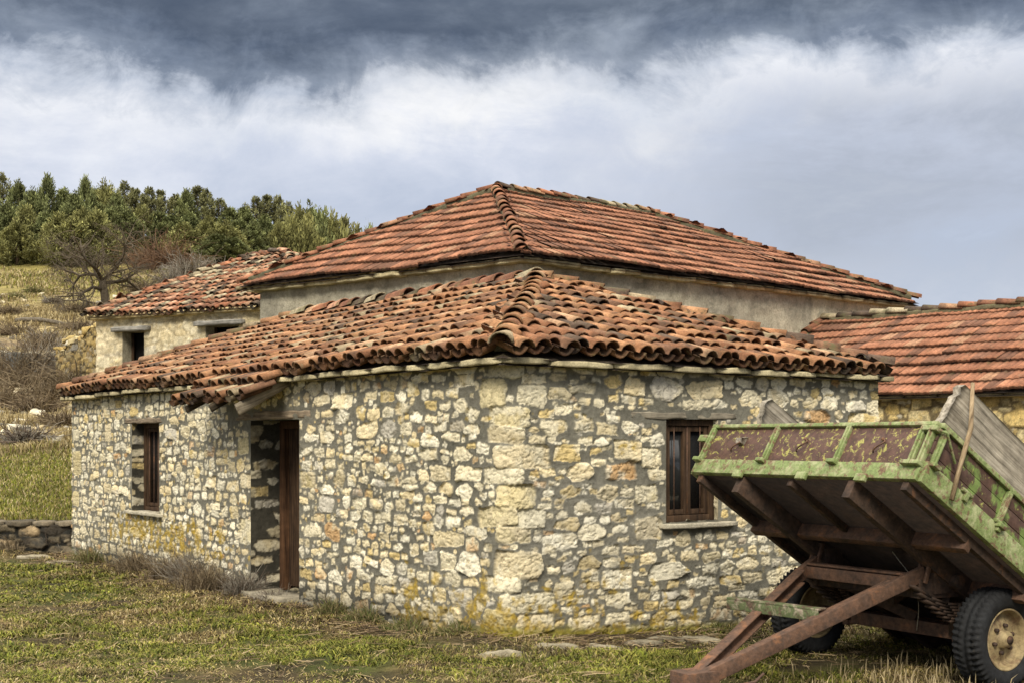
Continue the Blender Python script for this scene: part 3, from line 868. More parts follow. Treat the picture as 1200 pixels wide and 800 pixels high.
# ------------------------------------------------------------------ plastered house behind
PC = np.array([.17, 21.5, 0])
pL = np.array([math.sin(math.radians(-51.4)), math.cos(math.radians(-51.4)), 0])
pR = np.array([math.sin(math.radians(49.9)), math.cos(math.radians(49.9)), 0])
plaster = empty('plastered_house', tuple(PC), 'taller grey roughcast house with red hipped roof behind the stone house', 'house')
def plaster_house():
    rng = np.random.default_rng(21)
    LW, RW = 6.65, 11.1
    ov = .28
    zc = EYE + (HOR - 297) / FPX * 21.15; zt = zc - .10
    c = [PC, PC + RW * pR, PC + RW * pR + LW * pL, PC + LW * pL]
    # walls as dense roughcast sheets
    mb = MB()
    for i in range(4):
        p, q = c[i], c[(i + 1) % 4]; d = q - p; L = np.linalg.norm(d); d = d / L
        nr = np.array([d[1], -d[0], 0])
        nu, nv = int(L / .06), 80
        U, Vv = np.meshgrid(np.linspace(0, L, nu), np.linspace(-.3, zt + .12, nv))
        sd = 700 + i
        h = .02 * fbm(U * 1.2, Vv * 1.2, 0, sd, 3) + .030 * fbm(U * 7, Vv * 7, 0, sd + 3, 4)
        h[:, 0] = 0; h[:, -1] = 0
        X = p + U[..., None] * d + h[..., None] * nr; X[..., 2] = Vv
        t = sstep(-.35, .4, fbm(U * .8, Vv * 1.5, 0, sd + 7, 4))[..., None]
        C = np.array([.50, .455, .345]) * t + np.array([.38, .35, .275]) * (1 - t)
        pale = (sstep(L * .70, L * .715, U + .15 * fbm(U, Vv * 2, 0, 9, 3)) * (1 if i == 0 else 0))[..., None]
        C = C * (1 - pale) + np.array([.66, .58, .42]) * pale
        streak = sstep(.1, .6, fbm(U * 5, Vv * .5, 0, sd + 9, 3))[..., None] * .25
        C = C * (1 - streak)
        I = np.arange(U.size).reshape(U.shape)
        mb.add(X.reshape(-1, 3), [np.stack([I[:-1, :-1], I[:-1, 1:], I[1:, 1:], I[1:, :-1]], -1).reshape(-1, 4)], C.reshape(-1, 3))
    mb.build('wall', M['plaster'], plaster, True)
    ze = zc
    A = PC - ov * (pL + pR) + UP * ze
    B = c[1] + ov * (pR - pL) + UP * ze
    Cc = c[2] + ov * (pL + pR) + UP * ze
    D = c[3] + ov * (pL - pR) + UP * ze
    # near apex and far apex of the ridge
    R0 = PC + 3.02 * pR + 3.58 * pL; y = R0[1]
    R0 = R0 + UP * (EYE + (HOR - 223) / FPX * y)
    R1 = PC + (RW - 3.6) * pR + 3.58 * pL + UP * R0[2]
    mb = MB()
    for k, f in enumerate(((A, B, R0, R1), (B, Cc, R1, R1), (Cc, D, R1, R0), (D, A, R0, R0))):
        slope(mb, *f, 'pressed', PRESSED, rng, .235, .375, None, .05, margin=.08, seed=20 + k)
    roof = mb.build('roof', M['tile_flat'], plaster, True)
    cb = MB()
    for p, q in ((A, R0), (B, R1), (D, R0), (Cc, R1)): caps(cb, p + UP * .02, q + UP * .02, rng, PRESSED, .12, .34, .05, .012, (.13, .12, .075))
    caps(cb, R0 + UP * .02, R1 + UP * .02, rng, OLD, .12, .36, .05, .012, (.13, .12, .075))
    cb.build('ridge_tile', M['cap'], roof, True)
    lb = MB()
    for (p, d, out, L) in ((PC, pL, -pR, LW), (PC, pR, -pL, RW)):
        x = -.15
        while x < L + .1:
            w = min(rng.uniform(.3, 1.0), L + .15 - x)
            if w < .12: break
            lb.slab(p + d * (x + w / 2) + out * (.06 + rng.normal(0, .012)) + UP * (zt + .02 + rng.normal(0, .008)), d * (w / 2 - .01), out * .14, UP * .04, max(4, int(w / .1)), 3, .03, int(rng.integers(999)), np.array([.52, .44, .26]) * rng.uniform(.7, 1.15), .1)
            x += w
    # stones built up above the ledge where the tiles do not reach
    x = 2.2
    while x < LW + .1:
        w = rng.uniform(.2, .5)
        lb.slab(PC + pL * (x + w / 2) - pR * (.10 + rng.normal(0, .02)) + UP * (zt + .09), pL * (w / 2 - .01), pR * .09, UP * .028, 5, 3, .025, int(rng.integers(999)), np.array([.50, .40, .24]) * rng.uniform(.6, 1.2), .1)
        x += w
    lb.build('eaves_ledge', M['ledge'], plaster, True)
plaster_house()

# ------------------------------------------------------------------ generic stone walls for the other buildings
def stone_sheet(mb, p, q, z0, z1, step, classes, pal, mortar, rng, seed, holes=(), hs=(.01, .03), edge=.008, rag=.008, tint=None, gap=.006):
    p, q = np.asarray(p, float), np.asarray(q, float)
    d = q - p; L = np.linalg.norm(d); d = d / L; nr = np.array([d[1], -d[0], 0])
    us = refine(0, L, lambda u: step, [h[0] for h in holes] + [h[1] for h in holes])
    vs = refine(z0, z1, lambda u: step, [h[2] for h in holes] + [h[3] for h in holes])
    st = pack(-.1, L + .1, z0, z1, classes, rng, (), holes, gap=gap, res=.02)
    H, C = masonry(us, vs, st, pal, mortar, rng, seed, hs=hs, edge=edge, rag=rag, warp=.014)
    U, V = np.meshgrid(us, vs)
    if tint is not None: C = tint(U, V, C)
    X = p + U[..., None] * d + H[..., None] * nr; X[..., 2] = V
    I = np.arange(U.size).reshape(U.shape)
    qd = np.stack([I[:-1, :-1], I[:-1, 1:], I[1:, 1:], I[1:, :-1]], -1)
    uc = (us[:-1] + us[1:]) / 2; vc = (vs[:-1] + vs[1:]) / 2
    keep = np.ones(qd.shape[:2], bool)
    for (a, b, c, e) in holes: keep &= ~(((vc > c) & (vc < e))[:, None] & ((uc > a) & (uc < b))[None, :])
    mb.add(X.reshape(-1, 3), [qd[keep]], C.reshape(-1, 3))

BLOCKS = [(.35, .6, .2, .3, 900), (.22, .4, .12, .22, 2500), (.12, .24, .07, .14, 6000), (.06, .12, .04, .08, 7000)]

def right_building():
    rng = np.random.default_rng(31)
    rd = np.array([math.sin(math.radians(137)), math.cos(math.radians(137)), 0])  # ridge heads towards the camera's right
    px = np.array([-rd[1], rd[0], 0]); px = px if px[1] < 0 else -px                # towards the visible eave
    P0 = np.array([6.55, 26.6, 0])
    zr = 4.15; w = 3.2; ze = 2.46; L = 9.5
    b = empty('tile_roofed_barn', tuple(P0), 'yellow sandstone outbuilding with red pressed tile roof behind the trailer', 'barn')
    mb = MB()
    wl = w - .25
    e0 = P0 + px * wl; e1 = e0 + rd * L; k0 = P0 - px * wl; k1 = k0 + rd * L
    stone_sheet(mb, e0, e1, -.4, ze - .02, .024, BLOCKS, PAL_YELLOW, (.20, .155, .085), rng, 800, gap=.004)
    stone_sheet(mb, e1, k1, -.4, ze - .02, .05, BLOCKS, PAL_YELLOW, (.20, .155, .085), rng, 810, gap=.004)
    stone_sheet(mb, k0, e0, -.4, ze - .02, .05, BLOCKS, PAL_YELLOW, (.20, .155, .085), rng, 820, gap=.004)
    mb.add([k1 - UP * .4, k0 - UP * .4, k0 + UP * ze, k1 + UP * ze], [[[0, 1, 2, 3]]], (.4, .3, .15))
    for g, o in ((P0, 0), (P0 + rd * L, L)):
        mb.add([P0 + px * wl + rd * o + UP * (ze - .03), P0 - px * wl + rd * o + UP * (ze - .03), P0 + rd * o + UP * (zr - .1)], [[[0, 1, 2]]], (.4, .31, .15))
    mb.build('wall', M['block'], b, True)
    rb = MB()
    E0 = P0 + px * w - rd * .15 + UP * (ze + .0); E1 = E0 + rd * (L + .3); T0 = P0 - rd * .15 + UP * zr; T1 = T0 + rd * (L + .3)
    slope(rb, E0, E1, T0, T1, 'pressed', PRESSED, rng, .235, .375, None, .05, seed=41)
    K0 = P0 - px * w - rd * .15 + UP * ze; K1 = K0 + rd * (L + .3)
    slope(rb, K1, K0, T1, T0, 'pressed', PRESSED, rng, .235, .375, None, .04, seed=42)
    roof = rb.build('roof', M['tile_flat'], b, True)
    cb = MB(); caps(cb, T0, T1, rng, OLD, .13, .38, .04, .012, (.17, .15, .09)); caps(cb, E0 + UP * .01, T0, rng, PRESSED, .11, .36, .03)
    cb.build('ridge_tile', M['cap'], roof, True)
    lb = MB(); x = -.1
    while x < L:
        ww = rng.uniform(.4, 1.0)
        lb.slab(e0 + rd * (x + ww / 2) + px * .05 + UP * (ze - .055), rd * (ww / 2 - .01), px * .12, UP * .03, 6, 3, .02, int(rng.integers(999)), np.array([.5, .42, .26]) * rng.uniform(.7, 1.1), .1)
        x += ww
    lb.build('eaves_ledge', M['ledge'], b, True)
right_building()

def rear_building():
    rng = np.random.default_rng(41)
    al = unit(np.array([.882, -.47, 0])); pp = np.array([-al[1], al[0], 0])      # along the front wall, and back from it
    c0 = np.array([-10.35, 32.0, 0]); L = 6.6; W = 7.6
    ze = 4.73; zg = 1.0
    b = empty('old_stone_cottage', (c0[0], c0[1], zg), 'pale yellow stone cottage with lichened barrel tiles at the foot of the hill', 'house')
    mb = MB()
    # window rectangle from the photo: 145..170 px across, 388..422 px down
    def u_at(px):
        r = (px - 600) / FPX; return (r * c0[1] - c0[0]) / (al[0] - r * al[1])
    u0, u1 = u_at(143.5), u_at(169)
    z1 = EYE + (HOR - 389) / FPX * (c0[1] + al[1] * u0); z0 = z1 - 1.0
    u2 = u_at(241); u3 = u2 + 1.0
    holes = [(u0, u1, z0, z1), (u2, u3, z1 - .98, z1 + .03)]
    def tint(U, V, C):
        band = np.exp(-((V - (z1 - .55 + .02 * np.sin(U))) / .05) ** 2)[..., None] * .8 * (fbm(U * 1.3, V, 0, 5, 2) > -.35)[..., None]
        C = C * (1 - band) + np.array([.33, .31, .27]) * band
        pl = (.45 + .5 * sstep(-.1, .3, fbm(U * .9, V * 1.2, 0, 77, 4)))[..., None]
        return C * (1 - pl) + np.array([.72, .62, .42]) * pl
    stone_sheet(mb, c0, c0 + al * L, zg - .4, ze, .03, BLOCKS, PAL_PALE, (.36, .29, .17), rng, 900, holes, gap=.004, tint=tint)
    stone_sheet(mb, c0 + pp * W, c0, zg - .4, ze, .08, BLOCKS, PAL_PALE, (.36, .29, .17), rng, 910)
    for p, q in ((c0 + al * L, c0 + al * L + pp * W), (c0 + al * L + pp * W, c0 + pp * W)):
        mb.add([p + UP * (zg - .4), q + UP * (zg - .4), q + UP * ze, p + UP * ze], [[[0, 1, 2, 3]]], (.45, .38, .22))
    for (a, c, d0, d1) in holes:   # reveals
        p, q = c0 + al * a, c0 + al * c
        for x, dd in ((p, 1), (q, -1)):
            mb.add([x + UP * d0, x + pp * .42 + UP * d0, x + pp * .42 + UP * d1, x + UP * d1], [[[0, 1, 2, 3]]], (.42, .38, .28))
        for zz in (d0, d1): mb.add([p + UP * zz, q + UP * zz, q + pp * .42 + UP * zz, p + pp * .42 + UP * zz], [[[0, 1, 2, 3]]], (.36, .32, .23))
    mb.build('wall', M['block'], b, True)
    greyw = wood_mat('grey_cottage_lintel', (.20, .19, .17), (.38, .36, .32), al, 30)
    for (a, c, d0, d1) in holes:
        f = MB(); m = c0 + al * (a + c) / 2 + pp * .36 + UP * (d0 + d1) / 2
        f.box(m + pp * .05, al * (c - a) / 2, pp * .004, UP * (d1 - d0) / 2)
        o = f.build('window', M['black'], b)
        l = MB(); l.slab(c0 + al * (a + c) / 2 - pp * .03 + UP * (d1 + .05), al * ((c - a) / 2 + .22), pp * .16, UP * .055, 8, 3, .02, 3)
        l.build('lintel', greyw, b)
        for x in (a + .03, c - .03):
            fr = MB(); fr.box(c0 + al * x + pp * .33 + UP * (d0 + d1) / 2, al * .03, pp * .03, UP * (d1 - d0) / 2)
            fr.build('frame_post', M['brownwood'], o)
    ov = .25
    A = c0 - al * .08 - pp * ov + UP * ze; B = c0 + al * (L + ov) - pp * ov + UP * ze
    Cc = c0 + al * (L + ov) + pp * (W + ov) + UP * ze; D = c0 - al * .08 + pp * (W + ov) + UP * ze
    R0 = c0 + al * 1.75 + pp * 3.9; zr = EYE + (HOR - 303) / FPX * R0[1]
    R0 = R0 + UP * zr; R1 = c0 + al * 3.0 + pp * 3.8 + UP * (zr - .02)
    rb = MB()
    for k, f in enumerate(((A, B, R0, R1), (B, Cc, R1, R1), (Cc, D, R1, R0), (D, A, R0, R0))):
        slope(rb, *f, 'barrel', OLD, rng, .215, .33, None, .09, seed=50 + k, margin=.1)
    roof = rb.build('roof', M['tile_old'], b, True)
    cb = MB()
    for p, q in ((A, R0), (B, R1), (D, R0), (Cc, R1)): caps(cb, p + UP * .03, q + UP * .03, rng, OLD, .13, .32, .06, .03)
    caps(cb, R0 + UP * .03, R1 + UP * .03, rng, OLD, .13, .32, .06, .03)
    cb.build('ridge_tile', M['tile_old'], roof, True)
    lb = MB(); x = -.15
    while x < L:
        ww = rng.uniform(.6, 1.3)
        lb.slab(c0 + al * (x + ww / 2) - pp * .06 + UP * (ze - .03), al * (ww / 2 - .01), pp * .14, UP * .05, 7, 3, .03, int(rng.integers(999)), np.array([.58, .46, .24]) * rng.uniform(.8, 1.1), .1)
        x += ww
    lb.build('eaves_ledge', M['ledge'], b, True)
rear_building()

# ------------------------------------------------------------------ tipping trailer
K = 1.109
TO = np.array([2.82 * K, 9.28 * K, EYE * (1 - K)])
tf = unit(np.array([-.845, -.535, 0])); tl = np.array([-tf[1], tf[0], 0]) * 1.0
if tl[1] > 0: tl = -tl
TH = math.radians(32)
def T(a, b, z): return TO + K * (a * tf + b * tl + z * UP)
def Bd(q, b, n=0.): return T(1.08 - q * math.cos(TH) - n * math.sin(TH), b, 1.41 - q * math.sin(TH) + n * math.cos(TH))
dq = unit(Bd(1, 0) - Bd(0, 0)); dn = unit(Bd(0, 0, 1) - Bd(0, 0, 0)); db = tl
HWd, BL, BH = 1.043, 3.3, .42

trailer = empty('tipping_trailer', tuple(TO), 'rusty green two wheeled farm trailer with its bed tipped up beside the stone house', 'trailer')

def build_trailer():
    rng = np.random.default_rng(51)
    k = K
    # bed floor with its ribs
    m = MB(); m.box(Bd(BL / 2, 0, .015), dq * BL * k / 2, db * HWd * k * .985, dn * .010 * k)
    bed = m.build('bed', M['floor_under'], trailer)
    m = MB()
    for q in (.70, 1.38, 2.15, 2.9): m.box(Bd(q, 0, -.052), dq * .032 * k, db * HWd * .94 * k, dn * .050 * k, jit=.003)
    m.build('cross_member', M['rust'], bed, False, .004)
    m = MB()
    for b in (-.52, .52): m.box(Bd(BL * .5, b, -.066), dq * BL * .498 * k, db * .033 * k, dn * .066 * k)
    for b in (-.955, .955): m.box(Bd(BL * .5, b, -.030), dq * BL * .498 * k, db * .024 * k, dn * .030 * k)
    m.box(Bd(.36, -.05, -.025), dq * .33 * k, db * .022 * k, dn * .024 * k)
    m.build('bed_beam', M['dark_rust'], bed, False, .004)
    # boards
    def board(name, P, du, dv, dw, Lb, stiles, panel_mat, hooks, low):
        """P(x) = lower outer corner at x along the board; du along, dv up, dw outwards"""
        g = empty(name, tuple(P(0))); g.parent = trailer; g.location = Vector(P(0)) - trailer.location
        m = MB(); pv = MB()
        m.box(P(Lb / 2) + dv * .021 * k * 0 + dv * low * k / 2 + dw * .004, du * Lb * k / 2, dv * low * k / 2, dw * .022 * k, jit=.002)
        m.box(P(Lb / 2) + dv * (BH - .016) * k + dw * .004, du * Lb * k / 2, dv * .016 * k, dw * .026 * k, jit=.002)
        for x in stiles:
            m.box(P(x) + dv * (low + BH - .034) / 2 * k + dw * .010, du * .020 * k, dv * (BH - .020 - low) / 2 * k, dw * .020 * k, jit=.0015)
            m.box(P(x) + dv * (low + BH - .034) / 2 * k + dw * .032, du * .007 * k, dv * (BH - .05 - low) / 2 * k, dw * .014 * k)
            m.box(P(x) + dv * low * .9 * k + dw * .04, du * .035 * k, dv * .014 * k, dw * .03 * k)
        m.build('frame', M['green'], g, False, .004)
        xs = [0] + list(stiles) + [Lb]
        nb = 1 if panel_mat is M['panel'] else 3
        for i in range(nb):
            h = (BH - .03 - low * .8) / nb
            pv.box(P(Lb / 2) + dv * (low * .8 + h * (i + .5)) * k - dw * .006, du * (Lb / 2 - .01) * k, dv * (h / 2 - .0025) * k, dw * .010 * k, jit=.0012)
        pv.build('panel', panel_mat, g, False, .002)
        for x in hooks:
            hk = MB()
            p = P(x) + dv * .24 * k + dw * .006
            t = np.linspace(0, 1, 9)
            pts = [p + du * (.04 * math.sin(s * 5) * k) + dv * ((.5 - s) * .10 * k) + dw * (.012 + .03 * math.sin(s * math.pi)) for s in t]
            hk.tube(pts, .007, 6)
            hk.tube([p + dv * .05 * k - dw * .01, p + dv * .05 * k + dw * .03], .013, 8)
            hk.build('hook', M['rust'], g)
        return g
    W2 = 2 * HWd
    board('front_board', lambda x: Bd(0, -HWd + x, 0), db, dn, -dq, W2, (.03, .70, 1.37, W2 - .03, W2 - .10), M['panel'], (.36, 1.02, 1.70), .115)
    board('side_board', lambda x: Bd(x, HWd, 0), dq, dn, db, BL, (.05, .78, 1.56, 2.36, BL - .05), M['green_flake'], (), .15)
    board('side_board', lambda x: Bd(x, -HWd, 0), dq, dn, -db, BL, (.05, .78, 1.56, 2.36, BL - .05), M['green_flake'], (), .15)
    board('tail_board', lambda x: Bd(BL, -HWd + x, 0), db, dn, dq, W2, (.03, .70, 1.37, W2 - .03), M['panel'], (), .13)
    # latches, hinge lugs
    for q in (.40, .78, 1.18, 1.56):
        m = MB()
        p = Bd(q, HWd + .035, .155)
        m.tube([p - dq * .06, p + dq * .06], .016, 8); m.box(p - dn * .03, dq * .02, db * .015, dn * .035); m.build('latch', M['green'], trailer, False, .003)
    for b in (-.52, .1, .62):
        m = MB(); p = Bd(-.03, b, -.005); m.box(p, db * .05, dn * .03, dq * .015); m.build('hinge_lug', M['green'], trailer, False, .003)
    m = MB(); p = Bd(-.02, HWd - .03, .36); m.box(p + db * .0, db * .06, dn * .018, dq * .03); m.tube([p + db * .05, p + db * .09 + dq * .05, p + db * .07 + dq * .25 - dn * .12], .011, 6)
    m.build('latch', M['green'], trailer, False, .003); m = MB()
    p = Bd(-.02, -HWd, .30); m.box(p - db * .05, db * .05, dn * .03, dq * .012)
    m.build('latch', M['green'], trailer, False, .003)
    # chassis
    m = MB()
    for b in (-.47, .47):
        m.bar(T(.42, b, .66), T(-1.5, b, .60), .075 * k, .13 * k)
    for a in (.36, -.45, -1.3): m.bar(T(a, -.47, .645), T(a, .47, .645), .08 * k, .10 * k)
    for b in (-.47, .47):
        m.box(T(.20, b * 1.06, .74), tf * .09 * k, tl * .03 * k, UP * .12 * k); m.box(T(-.1, b * 1.1, .72), tf * .15 * k, tl * .012 * k, UP * .11 * k)
        m.tube([T(.12, b * 1.0, .70), T(.12, b * 1.28, .70)], .05 * k, 14)
        m.bar(T(.1, b * .98, .58), T(-.16, b * .55, .46), .05 * k, .07 * k)
    m.bar(T(.25, -.2, .58), T(.0, .12, .40), .06 * k, .08 * k)
    m.tube([T(.15, 0, .52), T(-.55, 0, .74)], .055 * k, 14); m.tube([T(-.35, 0, .68), T(-.8, 0, .84)], .034 * k, 12)
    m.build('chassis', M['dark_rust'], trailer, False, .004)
    # hanging loops at the frame head
    for b in (-.50, .50):
        m = MB()
        for s in (-.035, .035): m.bar(T(.40, b + s, .70), T(.33, b + s, .89), .018 * k, .03 * k, up=tf)
        m.bar(T(.33, b - .045, .89), T(.33, b + .045, .89), .03 * k, .02 * k)
        m.build('head_bracket', M['rust'], trailer, False, .003)
    # drawbar: two converging channels, a cross bar and the towing nose
    m = MB()
    for b in (-1, 1):
        p = [T(.36, b * .49, .765), T(.60, b * .44, .675), T(1.92, b * .045, .13)]
        w, h = .046 * k, .098 * k
        m.bar(p[0], p[1] + (p[1] - p[0]) * .02, w, h); m.bar(p[1], p[2], w * .98, h * .98)
        for s in (-1, 1):      # channel flanges
            o = UP * s * h * .46 - tl * b * .035 * k
            m.bar(p[1] + o, p[2] + o * .9, .055 * k, .014 * k)
    m.bar(T(.50, -.45, .70), T(.50, .45, .70), .05 * k, .085 * k)
    m.bar(T(.47, -.44, .758), T(.47, .44, .758), .10 * k, .016 * k)
    m.box(T(1.95, 0, .11), tf * .13 * k, tl * .095 * k, UP * .075 * k); m.box(T(2.07, 0, .055), unit(tf - UP * .8) * .09 * k, tl * .07 * k, unit(UP + tf * .8) * .05 * k)
    m.tube([T(1.55, .21, .16), T(1.62, .20, .11), T(1.82, .15, .08), T(1.86, .14, .10)], .011 * k, 6)
    m.build('drawbar', M['rust'], trailer, False, .006)
    m = MB()
    m.bar(T(1.17, -.53, .545), T(1.09, .27, .545), .085 * k, .014 * k); m.bar(T(1.205, -.53, .505), T(1.125, .27, .505), .012 * k, .075 * k)
    m.build('footboard', paint_mat('worn_footboard_paint', (.11, .135, .06), (.10, .065, .045), 16, .42, .52, third=((.38, .31, .24), 11, .50, .66)), trailer, False, .003)
    # axle, springs
    m = MB(); m.bar(T(0, -.80, .335), T(0, .66, .335), .085 * k, .095 * k)
    for b in (-.5, .5): m.bar(T(.055, b, .335), T(-.055, b, .335), .05 * k, .125 * k)
    m.build('axle', M['rust'], trailer, False, .005)
    for b in (-.5, .5):
        m = MB()
        for i in range(7):
            hl = .50 - i * .06
            pts = [T(x, b, .415 + .019 * (6 - i) + .16 * (abs(x) / .5) ** 2) for x in np.linspace(-hl, hl, 7)]
            for u, v in zip(pts[:-1], pts[1:]): m.bar(u, v, .07 * k, .015 * k)
        for x in (-.05, .05): m.box(T(x, b, .43), tf * .012 * k, tl * .045 * k, UP * .115 * k)
        m.build('leaf_spring', M['dark_rust'], trailer)
    # wheels
    R = .335
    for b, sg in ((.79, 1), (-.92, -1)):
        w = empty('wheel', tuple(T(0, b, R))); w.parent = trailer; w.location = Vector(T(0, b, R)) - trailer.location
        c = T(0, b, R)
        t = MB(); hw = .105 * k; ro = R * k; ri = .205 * k
        prof = [(ri, -hw * .8), (ri * 1.08, -hw * .98), (ri * 1.32, -hw * 1.08), (ro * .90, -hw * 1.03), (ro * .965, -hw * .88), (ro * .985, -hw * .66), (ro * .97, -hw * .50), (ro * .97, -hw * .46), (ro, -hw * .40), (ro, -hw * .14), (ro * .972, -hw * .1), (ro * .972, hw * .1),
                (ro, hw * .14), (ro, hw * .40), (ro * .97, hw * .46), (ro * .97, hw * .50), (ro * .985, hw * .66), (ro * .965, hw * .88), (ro * .90, hw * 1.03), (ro * .84, hw * 1.07), (ri * 1.32, hw * 1.08), (ri * 1.08, hw * .98), (ri, hw * .8)]
        def lug(Rr, X, th):
            o = np.sin(th * 48 + X * 40 * np.sign(X) + np.pi * (X > 0))
            return np.where((Rr > ro * .96) & (np.abs(X) > hw * .45), .010 * k * np.sign(o), 0) + np.where((Rr > ro * .99) & (np.abs(X) < hw * .45), .004 * k * np.sign(o), 0)
        t.lathe(c, tl, prof, 192, (1, 1, 1), lug)
        t.build('tyre', M['rubber'], w, False)
        r = MB()
        pr = [(.208 * k, hw * .88), (.200 * k, hw * .92), (.192 * k, hw * .84), (.186 * k, hw * .42), (.170 * k, hw * .20), (.15 * k, hw * .22), (.11 * k, hw * .42), (.085 * k, hw * .46), (.062 * k, hw * .46), (.055 * k, hw * .9), (.035 * k, hw * 1.02), (.001, hw * 1.02)]
        r.lathe(c, tl * sg, pr, 64)
        r.lathe(c, tl * sg, [(.062 * k, hw * .4), (.11 * k, -hw * .05), (.17 * k, -hw * .2), (.186 * k, -hw * .4), (.192 * k, -hw * .84), (.200 * k, -hw * .92), (.208 * k, -hw * .86)][::-1], 64)
        rm = r.build('rim', M['rim'], w, True)
        A_ = unit(np.cross(tl, UP)); B_ = np.cross(tl, A_)
        for i in range(6):
            th = i * math.pi / 3 + .3; p = c + (math.cos(th) * A_ + math.sin(th) * B_) * .092 * k + tl * sg * hw * .42
            nb = MB(); nb.tube([p, p + tl * sg * .03], .014 * k, 6); nb.build('wheel_nut', M['dark_rust'], rm)
        nb = MB(); nb.tube([c + tl * sg * hw * .98, c + tl * sg * hw * 1.12], .028 * k, 12); nb.build('hub_cap', M['dark_rust'], rm)
    # loose wire hanging under the bed
    m = MB(); p = Bd(1.30, .18, -.16)
    m.tube([Bd(.95, .16, -.03), p + np.array([.01, 0, .06]), p, p - UP * .10 + tl * .02, p - UP * .19 - tf * .02, p - UP * .30], .004, 5, (.5, .45, .35))
    m.build('hanging_wire', M['ledge'], trailer)
build_trailer()

# boards lying in the trailer and the stake on its side
def rough_board(name, q0, q1, b, n0, n1, th, seed, label, mat, tiltb=0, brk=.12):
    """a plank on edge along the bed with a broken near end"""
    rng = np.random.default_rng(seed)
    nq, nn = 60, 14
    v = np.linspace(0, 1, nn)
    edge = brk * (fbm(v * 5, v * 0 + seed, 0, seed, 3) + .6 * (v - .5) + .5 * np.abs(np.sin(v * 9 + seed)) * rng.random(nn))
    V = []
    for side in (0, 1):
        for j in range(nn):
            for i in range(nq):
                t = i / (nq - 1)
                q = q0 + edge[j] * (1 - t) ** 8 + t * (q1 - q0)
                n = n0 + (n1 - n0) * v[j]
                bb = b + tiltb * v[j] + (side - .5) * th
                V.append(Bd(q, bb, n))
    V = np.array(V)
    nz = .006 * fbm(V[:, 0] * 5, V[:, 1] * 5, V[:, 2] * 22, seed, 3)
    V += db * nz[:, None]
    V[:, 2] += .006 * fbm(V[:, 0] * 3, V[:, 1] * 3, 0, seed + 3, 2)
    I = np.arange(2 * nn * nq).reshape(2, nn, nq)
    Q = []
    for s_ in (0, 1):
        a = I[s_]; q = np.stack([a[:-1, :-1], a[:-1, 1:], a[1:, 1:], a[1:, :-1]], -1).reshape(-1, 4)
        Q.append(q if s_ else q[:, ::-1])
    for j in (0, -1): Q.append(np.stack([I[0, j, :-1], I[0, j, 1:], I[1, j, 1:], I[1, j, :-1]], -1))
    for i in (0, -1): Q.append(np.stack([I[0, :-1, i], I[0, 1:, i], I[1, 1:, i], I[1, :-1, i]], -1))
    m = MB(); m.add(V, [np.vstack(Q)])
    o = m.build(name, mat, None, False)
    tag(o, label, 'plank')
greyboard = wood_mat('silvered_plank', (.27, .235, .185), (.50, .45, .37), dq, 34, .05, .9, .9)
rough_board('wooden_plank', .06, 3.1, .955, .30, .77, .06, 4, 'wide grey weathered plank with splintered end sticking up at the right of the tipped trailer', greyboard, .02, .10)
rough_board('wooden_plank', .0, 2.6, -.66, .25, .66, .06, 9, 'grey board end rising above the front left of the trailer bed near the window', greyboard, .04, .08)
m = MB(); m.tube([Bd(.27, 1.10, .03), Bd(.24, 1.09, .25), Bd(.19, 1.10, .50), Bd(.13, 1.03, .80)], [.018, .017, .018, .014], 7)
tag(m.build('wooden_stake', wood_mat('stake_wood', (.24, .17, .10), (.42, .32, .20), dn, 40)), 'thin brown stick leaning against the side board of the trailer', 'stick')

# ------------------------------------------------------------------ low wall and ruins on the left
def rubble_heap(mb, pts, size, pal, rng, flat=.6):
    for p in pts:
        s = size * rng.uniform(.5, 1.3); a = rng.uniform(0, 3.14)
        ax = np.array([math.cos(a), math.sin(a), rng.normal(0, .15)]); ay = np.array([-math.sin(a), math.cos(a), rng.normal(0, .15)])
        mb.slab(p, ax * s * rng.uniform(.8, 1.4), ay * s, UP * s * flat * rng.uniform(.6, 1.2), 5, 3, s * .35, int(rng.integers(9999)), pick_col(pal, rng), .35)

def retaining_wall():
    rng = np.random.default_rng(61)
    p = np.array([-14.5, 20.15, 0]); q = np.array([-6.72, 20.05, 0])
    mb = MB()
    stone_sheet(mb, p, q, -.2, .36, .018, [(.3, .6, .12, .2, 500), (.15, .35, .07, .14, 2000), (.08, .15, .04, .08, 3000)], [((.13, .105, .07), 4), ((.20, .165, .11), 2), ((.06, .05, .038), 3), ((.36, .27, .16), .8)], (.02, .019, .016), rng, 950, hs=(.02, .05))
    x = 0
    d = unit(q - p)
    while x < np.linalg.norm(q - p):
        w = rng.uniform(.3, .7)
        mb.slab(p + d * (x + w / 2) + np.array([0, .14, .375]), d * (w / 2 - .01), np.array([0, .2, 0]), UP * .035, 6, 3, .03, int(rng.integers(999)), np.array([.20, .165, .115]) * rng.uniform(.4, 1.5), .4)
        x += w
    tag(mb.build('retaining_wall', M['stone'], None, True), 'low dark dry stone retaining wall left of the stone house', 'wall')
retaining_wall()

def sight(px, py, Y): return np.array([(px - 600) / FPX * Y, Y, EYE + (HOR - py) / FPX * Y])

